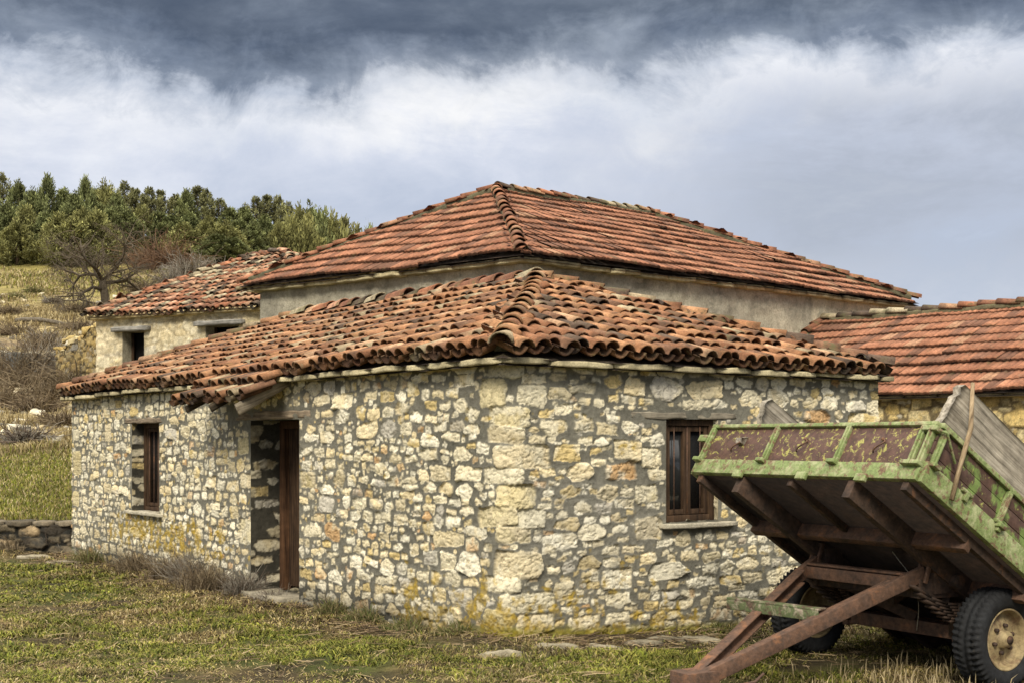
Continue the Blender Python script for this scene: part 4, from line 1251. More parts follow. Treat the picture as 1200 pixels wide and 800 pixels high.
def ruins():
    rng = np.random.default_rng(62)
    # broken yellow wall stump beside the cottage
    mb = MB(); c0 = sight(66, 440, 41.0); c1 = sight(113, 440, 39.0); c0[2] = c1[2] = 0
    g = min(gz(c0[0], c0[1]), gz(c1[0], c1[1]))
    zl = sight(0, 412, 41)[2]; zh = sight(0, 383, 39)[2]
    stone_sheet(mb, c0, c1, g - .5, zh + .3, .035, BLOCKS, PAL_YELLOW + [((.35, .33, .28), 2)], (.15, .12, .07), rng, 960)
    X = np.vstack(mb.V)
    d = unit(c1 - c0); Lw = np.linalg.norm(c1 - c0)
    t = (X - c0) @ d / Lw
    top = zl + (zh - zl) * t + .22 * fbm(t * 6, t * 0, 0, 3, 3)
    X[:, 2] = np.minimum(X[:, 2], top)
    F = np.vstack(mb.F[4])
    mb.C = [np.vstack(mb.C) * np.array([.62, .60, .58])]
    mb2 = MB(); mb2.add(X, [F], np.vstack(mb.C)); mb2.add(X + np.array([.15, .45, 0]), [F[:, ::-1]], np.vstack(mb.C))
    pts = [c0 + d * Lw * tt + np.array([.1, .2, zl + (zh - zl) * tt + rng.normal(0, .08)]) for tt in np.linspace(0, 1, 22)]
    rubble_heap(mb2, pts, .15, PAL_YELLOW, rng)
    tag(mb2.build('broken_wall', M['block'], None, True), 'broken yellow stone wall stump stepping down left of the pale cottage', 'wall')
    # grey stone hut remains at the far left edge
    mb = MB(); h0 = sight(-22, 440, 42.5); h1 = sight(20, 440, 41.5); h0[2] = h1[2] = 0; g = gz(h1[0], h1[1]); zt = sight(0, 412, 41.5)[2]
    stone_sheet(mb, h0, h1, g - .5, zt, .04, BLOCKS, [((.20, .20, .19), 3), ((.28, .27, .25), 2), ((.10, .10, .09), 2)], (.09, .09, .08), rng, 970)
    v = np.array([.45, 1.2, 0]); h2 = h1 + v; h3 = h0 + v
    stone_sheet(mb, h1, h2, g - .5, zt, .05, BLOCKS, PAL_GREY, (.06, .055, .045), rng, 975)
    mb.add([h0 + UP * zt, h1 + UP * zt, h2 + UP * (zt - .1), h3 + UP * (zt - .1)], [[[0, 1, 2, 3]]], (.2, .19, .17))
    rubble_heap(mb, [h0 + (h2 - h0) * t + np.array([rng.uniform(-.2, .4), rng.uniform(0, .9), zt + .02]) for t in np.linspace(0, 1, 22)], .13, PAL_CREAM, rng)
    tag(mb.build('hut_ruin', M['stone'], None, True), 'grey corner of a collapsed stone hut at the left edge of the photo', 'ruin')
    # spilled stones
    mb = MB(); pts = []
    for i in range(90):
        Y = rng.uniform(39.5, 44.5); X_ = (rng.uniform(8, 105) - 600) / FPX * Y; pts.append([X_, Y, gz(X_, Y) + .08])
    rubble_heap(mb, np.array(pts), .17, PAL_CREAM + PAL_GREY, rng)
    tag(mb.build('rubble_heap', M['stone'], None, True), 'tumbled pale stones in dry brush between hut ruin and cottage', 'rubble', None, 'stuff')
    mb = MB(); pts = []
    for i in range(170):
        Y = 30 * math.exp(rng.random() * math.log(66 / 30)); X_ = rng.uniform(-.44, -.24 if Y > 45 else -.33) * Y; pts.append([X_, Y, gz(X_, Y) + .02])
    rubble_heap(mb, np.array(pts), .13, PAL_CREAM + PAL_GREY, rng)
    tag(mb.build('scattered_stones', M['stone'], None, True), 'small stones strewn over the dry hillside', 'stones', None, 'stuff')
    # fallen beam
    a = ray_ground(18, 380); b = ray_ground(92, 384); t = np.linspace(0, 1, 9)
    P = a + (b - a) * t[:, None]; P[:, 2] = [gz(p[0], p[1]) + .16 + .05 * math.sin(q * 5) for p, q in zip(P, t)]
    m = MB(); m.tube(P, np.array([.08, .10, .09, .10, .08, .09, .08, .07, .05]), 8, (.17, .145, .11))
    tag(m.build('fallen_beam', M['bark'], None), 'long grey fallen roof beam lying on dry thatch above the ruins', 'beam')
ruins()

def flat_stones():
    spots = [(652, 758, .17, .055), (708, 760, .13, .05), (752, 755, .16, .05), (785, 750, .20, .06), (822, 752, .17, .06), (586, 768, .16, .06), (40, 653, .26, .13), (76, 659, .27, .13)]
    names = ['long pale paving slab set in grass at the foot of the corner', 'small flat stone sunk in grass beneath the right wall', 'narrow flat stone in grass below the window', 'broad pale slab in grass just left of the drawbar nose',
             'little slab beside the broad one near the drawbar', 'dark flat stone in grass in front of the house corner', 'flat grey stone below the low retaining wall', 'flat grey stone near the left end of the house']
    rng = np.random.default_rng(71)
    for (px, py, w, d), lab in zip(spots, names):
        p = ray_ground(px, py)
        m = MB(); m.slab(p + UP * .0, np.array([w, .1 * w, 0]), np.array([-.03, d, 0]), UP * .035, 9, 4, .035, int(rng.integers(999)), np.array([.40, .35, .25]) * rng.uniform(.6, 1.05), .4)
        o = m.build('flat_stone', M['ledge'], None, True); tag(o, lab, 'stone')
flat_stones()

# ------------------------------------------------------------------ vegetation
def blade_mesh(P, H, W, az, lean, Cb, Ct, mb):
    """P (n,3) roots; each blade a bent ribbon: quad + tip triangle"""
    n = len(P)
    d = np.stack([np.cos(az), np.sin(az), np.zeros(n)], -1)
    sd = np.stack([-np.sin(az), np.cos(az), np.zeros(n)], -1)
    turn = RNG.uniform(0, np.pi, n)
    sd = sd * np.cos(turn)[:, None] + d * np.sin(turn)[:, None]
    m = P + d * (lean * H * .35)[:, None] + UP * (H * .6)[:, None]
    t = P + d * (lean * H)[:, None] + UP * (H * (1 - .35 * lean))[:, None]
    w = W[:, None]
    V = np.stack([P - sd * w * .5, P + sd * w * .5, m + sd * w * .4, m - sd * w * .4, t], 1).reshape(-1, 3)
    b = np.arange(n)[:, None] * 5
    C = np.stack([Cb, Cb, (Cb + Ct) / 2, (Cb + Ct) / 2, Ct], 1).reshape(-1, 3)
    mb.add(V, [b + np.array([[0, 1, 2, 3]]), b + np.array([[3, 2, 4]])], C)

GREENS = np.array([(.22, .245, .03), (.29, .29, .05), (.11, .135, .022), (.35, .31, .075)])
STRAWS = np.array([(.46, .35, .15), (.58, .47, .26), (.30, .21, .09), (.38, .31, .10), (.12, .08, .04)])

def grass():
    rng = np.random.default_rng(81)
    mb = MB()
    # tufts: density falls with distance
    n = 66000
    y = 6.8 * np.exp(rng.random(n) * np.log(21.5 / 6.8)); x = rng.uniform(-.80, .80, n) * y
    k0 = (np.abs(x) < .5 * y) | (rng.random(n) < .6); x, y = x[k0], y[k0]
    keep = ~in_house(x, y, .02) & ~((x > -6.7) & (x < 4) & (y > 20)) & ~((x <= -6.7) & (y > 19.9))
    x, y = x[keep], y[keep]
    d = np.stack([x - HC[0], y - HC[1]], -1); a = d @ uL[:2]; b = d @ uR[:2]
    hidden = (a > 0) & (b > 0) & (x < 3.9)
    x, y = x[~hidden], y[~hidden]
    a, b = a[~hidden], b[~hidden]
    bare = fbm(x * 1.8, y * 1.8, 0, 87, 4)
    k = bare < .10 + .26 * rng.random(len(x))
    x, y, a, b = x[k], y[k], a[k], b[k]
    dist = np.maximum(np.maximum(-a, -b), 0)
    nb = 9
    X = np.repeat(x, nb) + rng.normal(0, .028, len(x) * nb); Y = np.repeat(y, nb) + rng.normal(0, .028, len(x) * nb)
    t = np.repeat(grass_tint(x, y), nb) + rng.normal(0, .25, len(X))
    Z = ground_z(X, Y)
    tall = np.repeat(.6 + .9 * np.clip(.5 + fbm(x * .9, y * .9, 0, 91, 3) * 1.3, 0, 1), nb)
    broad = rng.random(len(X)) < .10; H = np.where(broad, rng.uniform(.03, .06, len(X)), rng.uniform(.016, .070, len(X))) * tall * (1 + .02 * (Y - 8))
    W = rng.uniform(.004, .0085, len(X)) * np.clip(Y / 9, 1, 2.2)
    near = np.repeat(dist + .5 * fbm(x * 1.1, y * 1.1, 0, 49, 3) < .75, nb)
    g = (t > .40) & ~(near & (rng.random(len(X)) < .7)); W = np.where(near & (rng.random(len(X)) < .5), 1e-4, np.where(broad & g, W * 2.6, W))
    patch = (1 + .75 * fbm(X * 5, Y * 5, 0, 99, 3)).clip(.35, 1.6)
    Ct = np.where(g[:, None], GREENS[rng.integers(0, 4, len(X))], STRAWS[rng.integers(0, 5, len(X))]) * (patch * rng.normal(1, .25, len(X)).clip(.4, 1.6))[:, None]
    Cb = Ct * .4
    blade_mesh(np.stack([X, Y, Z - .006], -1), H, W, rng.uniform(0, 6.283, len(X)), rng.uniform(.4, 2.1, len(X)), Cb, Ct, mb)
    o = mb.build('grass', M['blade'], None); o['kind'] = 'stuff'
    # litter: short straw lying flat
    mb = MB(); n = 26000
    y = 8.2 * np.exp(rng.random(n) * np.log(20 / 8.2)); x = rng.uniform(-.45, .45, n) * y
    k = ~in_house(x, y, .03) & (fbm(x * .8, y * .8, 0, 95, 3) > -.15) & ~((x > -6.7) & (y > 19.5)); x, y = x[k], y[k]; n = len(x)
    blade_mesh(np.stack([x, y, ground_z(x, y) + .008], -1), rng.uniform(.01, .03, n), rng.uniform(.004, .008, n) * np.clip(y / 9, 1, 2), rng.uniform(0, 6.28, n), rng.uniform(2, 5, n),
               STRAWS[rng.integers(0, 5, n)] * .9, STRAWS[rng.integers(0, 5, n)], mb)
    o = mb.build('straw_litter', M['blade'], None); o['kind'] = 'stuff'
    # dead stems and twigs fallen along the foot of the walls and over the turf
    mb = MB(); n = 5200
    u = rng.uniform(-11.5, 4.2, n); P, Nn = wall_point(u); off = np.abs(rng.normal(0, .55, n)) + .03
    P = P + Nn * off[:, None]
    m2 = 2600; y2 = 8.2 * np.exp(rng.random(m2) * np.log(18 / 8.2)); x2 = rng.uniform(-.45, .45, m2) * y2
    P = np.vstack([P, np.stack([x2, y2, 0 * x2], -1)])
    k = ~in_house(P[:, 0], P[:, 1], .02) & (fbm(P[:, 0] * 1.3, P[:, 1] * 1.3, 0, 97, 3) > -.12); P = P[k]; n = len(P)
    P[:, 2] = ground_z(P[:, 0], P[:, 1]) + rng.uniform(.0, .035, n)
    az = rng.uniform(0, 6.283, n); d = np.stack([np.cos(az), np.sin(az), rng.normal(0, .12, n)], -1); sd = np.stack([-np.sin(az), np.cos(az), 0 * az], -1)
    L = rng.uniform(.05, .26, n)[:, None]; W = rng.uniform(.002, .0045, n)[:, None]
    bend = sd * L * rng.normal(0, .15, n)[:, None]
    zz = UP * W * .8
    V = np.stack([P - sd * W, P + sd * W + zz, P + d * L * .5 + bend + sd * W + zz, P + d * L * .5 + bend - sd * W, P + d * L + sd * W * .5 + zz, P + d * L - sd * W * .5], 1).reshape(-1, 3)
    cc = np.array([(.22, .15, .085), (.12, .08, .045), (.32, .24, .14), (.065, .045, .03)])[rng.integers(0, 4, n)]
    b_ = np.arange(n)[:, None] * 6
    mb.add(V, [np.vstack([b_ + np.array([[0, 1, 2, 3]]), b_ + np.array([[3, 2, 4, 5]])])], np.repeat(cc, 6, 0))
    o = mb.build('dead_stems', M['blade'], None); o['kind'] = 'stuff'
    # cut stubble by the trailer wheels
    mb = MB(); n = 900
    x = rng.uniform(1.9, 4.6, n); y = rng.uniform(8.3, 10.6, n)
    k = (rng.random(n) < sstep(1.6, 3.0, x)) & (y - .4 * x < 9.2)
    x, y = x[k], y[k]; n = len(x)
    blade_mesh(np.stack([x, y, ground_z(x, y)], -1), rng.uniform(.05, .17, n), rng.uniform(.007, .014, n), rng.uniform(0, 6.28, n), rng.uniform(0, .45, n),
               np.tile([.30, .23, .11], (n, 1)), np.tile([.56, .46, .28], (n, 1)) * rng.uniform(.7, 1.1, n)[:, None], mb)
    o = mb.build('stubble', M['blade'], None); o['kind'] = 'stuff'
    # dry hillside grass
    mb = MB(); n = 34000
    y = 20.6 * np.exp(rng.random(n) * np.log(74 / 20.6)); r = rng.uniform(-.46, -.14, n); x = r * y
    k = ~((x > -6.9) & (y < 30)) & ~((np.abs(y - 20.3) < .2)) & ((y < 29) | (fbm(x * .35, y * .35, 0, 63, 4) > -.18 + .3 * rng.random(n)))
    x, y = x[k], y[k]; n = len(x); nb = 7
    X = np.repeat(x, nb) + rng.normal(0, .10, n * nb); Y = np.repeat(y, nb) + rng.normal(0, .10, n * nb)
    Z = ground_z(X, Y)
    gl = np.repeat(np.clip(1 - sstep(26.5, 29.5, y + 1.2 * fbm(x, y * .5, 0, 3, 3)) + sstep(56, 66, y) * .5, 0, 1), nb)
    g = (rng.random(n * nb) < gl * .7)
    H = np.where(gl > .5, rng.uniform(.05, .13, n * nb), rng.uniform(.07, .30, n * nb) * np.repeat(.5 + np.clip(fbm(x * .5, y * .5, 0, 61, 3) + .5, 0, 1), nb))
    Ct = np.where(g[:, None], GREENS[rng.integers(0, 4, n * nb)], np.array([(.52, .41, .20), (.60, .50, .29), (.42, .33, .16), (.30, .23, .11)])[rng.integers(0, 4, n * nb)]) * rng.normal(1, .18, n * nb).clip(.5, 1.5)[:, None]
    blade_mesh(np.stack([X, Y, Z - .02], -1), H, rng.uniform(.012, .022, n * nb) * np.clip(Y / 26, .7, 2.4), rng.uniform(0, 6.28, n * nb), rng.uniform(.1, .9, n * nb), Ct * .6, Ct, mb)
    o = mb.build('dry_grass', M['blade'], None); o['kind'] = 'stuff'
grass()

def twig_ball(mb, n, rad, hgt, rng, cols, w=.008, up=.7, segs=3):
    for i in range(n):
        a = rng.uniform(0, 6.283); r = rad * rng.random() ** .5
        p = np.array([math.cos(a) * r * .35, math.sin(a) * r * .35, -.03])
        d = unit(np.array([math.cos(a) * r / rad, math.sin(a) * r / rad, up + rng.random() * .8]))
        L = hgt * rng.uniform(.5, 1.15) / max(d[2], .5) / segs
        pts = [p]
        for s in range(segs):
            d = unit(d + rng.normal(0, .28, 3) - UP * .08 * s); pts.append(pts[-1] + d * L)
        mb.tube(pts, np.linspace(w, w * .35, segs + 1), 3, cols[rng.integers(len(cols))] * rng.uniform(.7, 1.2), False)
        for s in (1, 2):
            q = pts[s]; dd = unit(d + rng.normal(0, .7, 3))
            mb.tube([q, q + dd * L * .8], [w * .5, w * .25], 3, cols[rng.integers(len(cols))], False)

def bushes():
    rng = np.random.default_rng(91)
    brown = np.array([(.20, .15, .09), (.28, .22, .14), (.13, .095, .06)]); grey = np.array([(.30, .27, .22), (.22, .19, .15), (.16, .12, .09)]); red = np.array([(.20, .115, .07), (.26, .16, .09), (.14, .085, .055)])
    gw = np.array([(.13, .15, .045), (.10, .11, .03), (.30, .24, .12), (.20, .16, .08)])
    # dry weeds along the wall foot; each clump its own plant, several shapes
    spots = [(215, 668, .34, .24, brown, 'brown dead weed clump at the wall foot under the left window'), (262, 676, .40, .25, brown, 'dark tangled weed clump at the wall foot between window and door'),
             (296, 690, .24, .2, grey, 'grey dry weed by the left side of the doorway'), (172, 662, .28, .22, brown, 'low brown weed at the foot of the left wall'),
             (118, 655, .3, .16, gw, 'greenish weed tuft at the far left corner of the house'), (236, 662, .26, .30, grey, 'pale dry weed stalks rising against the left wall'),
             (398, 718, .18, .13, gw, 'bushy green weed tuft right of the doorway'), (440, 731, .24, .12, gw, 'green and straw weed clump left of the house corner'), (490, 741, .26, .11, gw, 'low grassy clump near the foot of the corner'),
             (545, 750, .24, .09, gw, 'short dark grass clump under the corner stones'), (835, 748, .22, .08, gw, 'small green tuft at the wall foot behind the drawbar'), (66, 640, .3, .2, grey, 'grey dead stems in front of the low retaining wall'), (14, 642, .3, .16, brown, 'brown weed at the foot of the low retaining wall'), (330, 704, .2, .1, grey, 'short grey stems in front of the doorstep')]
    for i, (px, py, r, h, cols, lab) in enumerate(spots):
        rr_ = (px - 600) / FPX; D_ = uL if px < 596 else uR
        u_ = (rr_ * HC[1] - HC[0]) / (D_[0] - rr_ * D_[1])
        if px < 80: p = ray_ground(px, py)
        else:
            p = HC + D_ * u_ + (-uR if px < 596 else -uL) * (r * .45); p = np.array([p[0], p[1], gz(p[0], p[1])])
        mb = MB(); h *= 1.45; twig_ball(mb, 190, r, h, rng, cols, .0055, .6)
        n = 220; a = rng.uniform(0, 6.28, n); rr = r * rng.random(n) ** .5
        P = np.stack([np.cos(a) * rr, np.sin(a) * rr, np.full(n, -.02)], -1)
        cc = cols[rng.integers(len(cols), size=n)] * 1.1
        blade_mesh(P, rng.uniform(.4, 1.0, n) * h, np.full(n, .008), rng.uniform(0, 6.28, n), rng.uniform(.1, .9, n), cc * .6, cc, mb)
        o = mb.build('weed_clump', M['twig'], None); o.location = p
        tag(o, lab, 'weed')
    # grey-brown brush in and above the ruins
    b0 = [(12, 454, 1.3, 1.2, brown, 'brown brush heaped against the grey hut corner'), (45, 446, 1.2, 1.5, grey, 'grey brush growing out of the dark ruin cavity'), (64, 468, 1.2, .7, brown, 'straw brown bramble just above the front roof corner'), (104, 420, .5, .6, grey, 'small grey sapling tangle against the cottage corner'), (50, 410, 1.0, .6, brown, 'brown dead brush crowning the rubble heap'), (60, 452, 1.1, .9, grey, 'tangled grey brush filling the ruin beside the hut corner'), (92, 448, .9, 1.2, grey, 'grey thicket below the broken yellow wall'), (30, 458, 1.2, .8, brown, 'brown bramble mound under the grey hut corner'),
          (75, 425, 1.0, .7, brown, 'brown brush on top of the tumbled stones'), (20, 392, 1.2, .5, brown, 'low straw coloured brush above the hut ruin'), (95, 388, 1.3, .55, brown, 'dry brush left of the cottage eaves'),
          (30, 520, .6, .5, grey, 'pale grey dead shrub on the grassy bank above the low wall'), (18, 350, .5, .3, gw, 'small dark shrub on the green hillside'), (40, 344, .6, .35, gw, 'dark juniper bush on the hillside left of the bare tree')]
    b0 += [(30, 450, 1.1, 1.5, brown, 'dark brown thorn tangle right of the hut corner'), (86, 458, 1.0, .9, brown, 'brown thorny brush right above the end of the front roof'), (8, 474, 1.3, .7, brown, 'straw brown mound low at the left edge of the photo'), (40, 482, 1.3, .6, brown, 'dry bramble on the slope below the ruins')]
    b0 += [(52, 402, .9, .5, grey, 'small grey brush patch under the fallen beam'), (10, 368, .8, .4, brown, 'small brown tussock at the left edge above the beam'), (88, 366, .7, .4, brown, 'dry tussock on the slope below the bare tree'), (62, 356, .6, .35, grey, 'grey twiggy tussock on the slope left of the bare tree'), (70, 498, .8, .4, brown, 'brown dry tussock near the left end of the stone house')]
    for (px, py, r, h, cols, lab) in b0:
        p = ray_ground(px, py)
        mb = MB(); twig_ball(mb, 260, r, h, rng, cols, .018, .45, 4)
        o = mb.build('dry_bush', M['twig'], None); o.location = p; tag(o, lab, 'bush')
    # leafless thicket in front of the conifers
    th = [(194, 318, 2.0, 2.3, red, 'large reddish leafless thicket right of the bare tree'), (172, 318, 1.2, 1.7, red, 'reddish bare shrub just behind the bare tree'), (222, 326, 1.6, 1.5, grey, 'grey twiggy shrub above the cottage roof'),
          (80, 312, 1.0, .9, grey, 'grey twiggy shrub left of the bare tree'), (56, 308, 1.0, 1.2, red, 'brown bare shrub at the edge of the conifers'), (252, 326, 1.4, 1.0, grey, 'low pale thicket right above the cottage roof slope'), (205, 338, 1.5, 1.1, grey, 'pale dead shrub between cottage roof and thicket'), (166, 344, .9, .7, brown, 'brown scrub right of the bare tree trunk')]
    for (px, py, r, h, cols, lab) in th:
        p = ray_ground(px, py)
        mb = MB(); twig_ball(mb, 300, r, h, rng, cols, .022, .8, 5)
        o = mb.build('bare_shrub', M['twig'], None); o.location = p; tag(o, lab, 'shrub')
bushes()

def bare_tree():
    rng = np.random.default_rng(101)
    p = ray_ground(124, 362)
    s = p[1] / FPX
    root = empty('bare_tree', tuple(p), 'gnarled leafless tree with spreading crooked branches on the dry slope', 'tree')
    tk = MB(); br = MB()
    col = np.array([.085, .068, .048])
    def limb(mb, pts, r0, r1, n=7): mb.tube(np.array(pts) + p, np.linspace(r0, r1, len(pts)), n, col * rng.uniform(.8, 1.2))
    px = lambda x, y, d=0.: np.array([(x - 124) * s, d, (362 - y) * s])
    tk_pts = [px(124, 366), px(123, 350, .05), px(121, 336, .0), px(120, 328)]
    limb(tk, tk_pts, .21, .16, 9)
    def grow(q, d, L, r, depth):
        pts = [q]; n = 4
        for i in range(n):
            d = unit(d + rng.normal(0, .22, 3) + UP * (.05 if depth < 2 else -.12)); pts.append(pts[-1] + d * L / n)
        br.tube(np.array(pts) + p, np.linspace(r, r * .45, n + 1), 5 if depth < 2 else 3, col * rng.uniform(1.0, 1.9), False)
        if depth < 4:
            for k in range(4):
                t = rng.integers(1, n + 1)
                grow(pts[t], unit(d + rng.normal(0, .75, 3)), L * rng.uniform(.45, .72), r * .48, depth + 1)
    mains = [[px(120, 330), px(112, 322), px(100, 321, .2), px(90, 322, .4), px(82, 332, .5), px(80, 345, .6)],
             [px(120, 330), px(128, 322), px(138, 314, -.3), px(148, 304, -.5), px(153, 290, -.6)],
             [px(121, 332), px(132, 330, .3), px(144, 327, .6), px(152, 334, .8), px(160, 340, 1.)],
             [px(121, 330), px(118, 318, -.6), px(112, 310, -1.2), px(108, 302, -1.5)],
             [px(122, 340), px(112, 338, -.4), px(104, 346, -.8), px(102, 354, -1.)]]
    for m_ in mains:
        limb(tk, m_, .10, .03, 6)
        for i in range(1, len(m_)):
            for k in range(3):
                grow(m_[i], unit(rng.normal(0, .8, 3) + np.array([0, 0, .25]) + unit(m_[i] - m_[i - 1]) * .8), rng.uniform(.7, 1.5), .04, 1)
    tk.build('trunk', M['bark'], root, True)
    br.build('crown', M['twig'], root, False)
bare_tree()

# conifers
def conifer(name, label, h, w, kind, rng, group):
    root = empty(name, (0, 0, 0), label, 'tree', group)
    tb = MB(); tb.tube([[0, 0, -.4], [.05, 0, h * .3], [0, .04, h * .7], [0, 0, h * .93]], [.14, .11, .06, .02], 7, (.12, .085, .055))
    for k in range(10):
        z = h * rng.uniform(.12, .75); a = rng.uniform(0, 6.28); L = w * .7
        tb.tube([[0, 0, z], [math.cos(a) * L * .5, math.sin(a) * L * .5, z + .25], [math.cos(a) * L, math.sin(a) * L, z + .8]], [.04, .025, .01], 4, (.12, .085, .055))
    tb.build('trunk', M['bark'], root, True)
    mb = MB()
    n = dict(dense=190, olive=170, sparse=105)[kind]
    for i in range(n):
        t = rng.random() ** (.85 if kind != 'sparse' else .75)
        if kind == 'sparse': prof = (.35 + .65 * math.sin(math.pi * min(1, t * .9 + .15))) * (1 if t < .8 else .75)
        else: prof = (1 - t ** 2.0) ** .75 * (.55 + .45 * min(1, t * 5)) + .04
        z = h * (.05 + .90 * t) if kind != 'sparse' else h * (.30 + .66 * t)
        a = rng.uniform(0, 6.283); rr = w * prof * (rng.random() ** .45) * rng.uniform(.75, 1.12)
        c = np.array([math.cos(a) * rr, math.sin(a) * rr, z])
        depth = rr / (w * prof + 1e-6)
        m = 56 if kind != 'sparse' else 44
        lw = w * rng.uniform(.085, .17) * (1 if kind != 'sparse' else .8); lh = lw * rng.uniform(2.2, 4.0)
        q = rng.normal(0, 1, (m, 3)); q /= np.linalg.norm(q, axis=1)[:, None]; q *= (rng.random(m) ** .4)[:, None]
        P = c + q * np.array([lw, lw, lh])
        out = unit(np.array([math.cos(a) * .6, math.sin(a) * .6, 1.6]))
        D = q * .7 + out + rng.normal(0, .35, (m, 3)); D /= np.linalg.norm(D, axis=1)[:, None]
        L = rng.uniform(.10, .24, m); W = L * rng.uniform(.28, .5, m)
        S = np.cross(D, rng.normal(0, 1, (m, 3))); S /= np.linalg.norm(S, axis=1)[:, None]
        V = np.stack([P - S * W[:, None] * .5, P + S * W[:, None] * .5, P + D * L[:, None] + S * W[:, None] * .25, P + D * L[:, None] - S * W[:, None] * .25], 1).reshape(-1, 3)
        base = dict(dense=np.array([.205, .228, .095]), olive=np.array([.245, .242, .092]), sparse=np.array([.255, .255, .12]))[kind]
        lobe = rng.uniform(.65, 1.5); hue = rng.random()
        base = base * lobe * (1 - .2 * hue) + np.array([.03, .022, .0]) * hue * .8
        shade = (.35 + .75 * depth) * (.8 + .35 * q[:, 2])  # shade painted into the leaf colour, darker inside and below
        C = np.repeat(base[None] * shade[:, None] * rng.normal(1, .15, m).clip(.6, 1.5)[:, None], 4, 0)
        b = np.arange(m)[:, None] * 4
        mb.add(V, [b + np.array([[0, 1, 2, 3]])], C)
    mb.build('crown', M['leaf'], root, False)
    return root

def forest():
    rng = np.random.default_rng(111)
    G = 'conifers along the hilltop'
    labs = dict(dense='dense dark green conifer in the wood on the hilltop', olive='rounded olive green conifer at the front of the hilltop wood', sparse='tall thin conifer with see-through crown on the hilltop skyline')
    nm = dict(dense='conifer', olive='conifer', sparse='conifer')
    protos = {}
    for kd, hw in dict(dense=(6, 1.75), olive=(5, 1.9), sparse=(7, 1.35)).items():
        protos[kd] = [[conifer('conifer_tree', labs[kd], hw[0], hw[1] * rng.uniform(.9, 1.1), kd, rng, G + ' (' + kd + ')'), hw[0], False] for _ in range(3)]
    # (photo column, photo row of the tip, distance, kind)
    spec = [(-16, 212, 84, 'dense'), (3, 203, 88, 'sparse'), (22, 214, 86, 'dense'), (38, 224, 83, 'dense'), (55, 208, 88, 'dense'), (75, 222, 90, 'dense'), (88, 228, 84, 'dense'), (101, 210, 88, 'dense'), (113, 222, 92, 'dense'),
            (124, 219, 90, 'olive'), (146, 213, 92, 'sparse'), (158, 220, 93, 'sparse'), (136, 228, 86, 'dense'), (175, 220, 92, 'sparse'), (188, 222, 94, 'sparse'), (205, 226, 92, 'sparse'), (218, 224, 92, 'dense'), (231, 218, 93, 'sparse'), (241, 220, 95, 'sparse'),
            (257, 232, 94, 'sparse'), (270, 244, 90, 'dense'), (286, 243, 92, 'dense'), (300, 230, 95, 'sparse'), (313, 228, 96, 'sparse'), (326, 228, 96, 'sparse'), (338, 238, 96, 'sparse'), (352, 248, 92, 'olive'), (365, 247, 96, 'dense'), (378, 254, 95, 'dense'), (388, 262, 95, 'olive'),
            (400, 253, 100, 'sparse'), (415, 268, 102, 'sparse'), (432, 276, 104, 'dense'), (8, 240, 79, 'dense'), (32, 246, 78, 'olive'), (-8, 255, 77, 'dense'), (52, 250, 78, 'dense'), (70, 254, 76, 'olive'), (96, 246, 78, 'olive'), (84, 258, 75, 'olive'), (114, 250, 77, 'olive'), (132, 244, 79, 'dense'), (150, 248, 80, 'dense'),
            (168, 246, 82, 'olive'), (186, 248, 82, 'dense'), (204, 252, 82, 'dense'), (222, 250, 83, 'dense'), (244, 256, 82, 'olive'), (262, 262, 81, 'olive'), (216, 264, 80, 'olive'), (280, 258, 85, 'dense'), (296, 262, 84, 'dense'), (310, 254, 87, 'dense'), (328, 264, 85, 'olive'), (344, 260, 86, 'olive'), (360, 268, 86, 'olive'), (20, 262, 76, 'olive'), (376, 272, 88, 'dense'), (274, 278, 79, 'dense'), (254, 274, 79, 'dense')]
    for i, (px, py, Y, kd) in enumerate(spec):
        x = (px - 600) / FPX * Y; z = gz(x, Y)
        h = EYE + (HOR - py) / FPX * Y - z
        pr = protos[kd][i % 3]
        sc = h / pr[1]
        sxy = min(max(sc * .92, .85), 1.7) * rng.uniform(.88, 1.08)
        if not pr[2]:
            o = pr[0]; o.location = (x, Y, z - .1); o.rotation_euler = (0, 0, rng.uniform(0, 6.28)); o.scale = (sxy, sxy, sc); pr[2] = True
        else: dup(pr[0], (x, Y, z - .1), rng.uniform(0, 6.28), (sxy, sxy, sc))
forest()

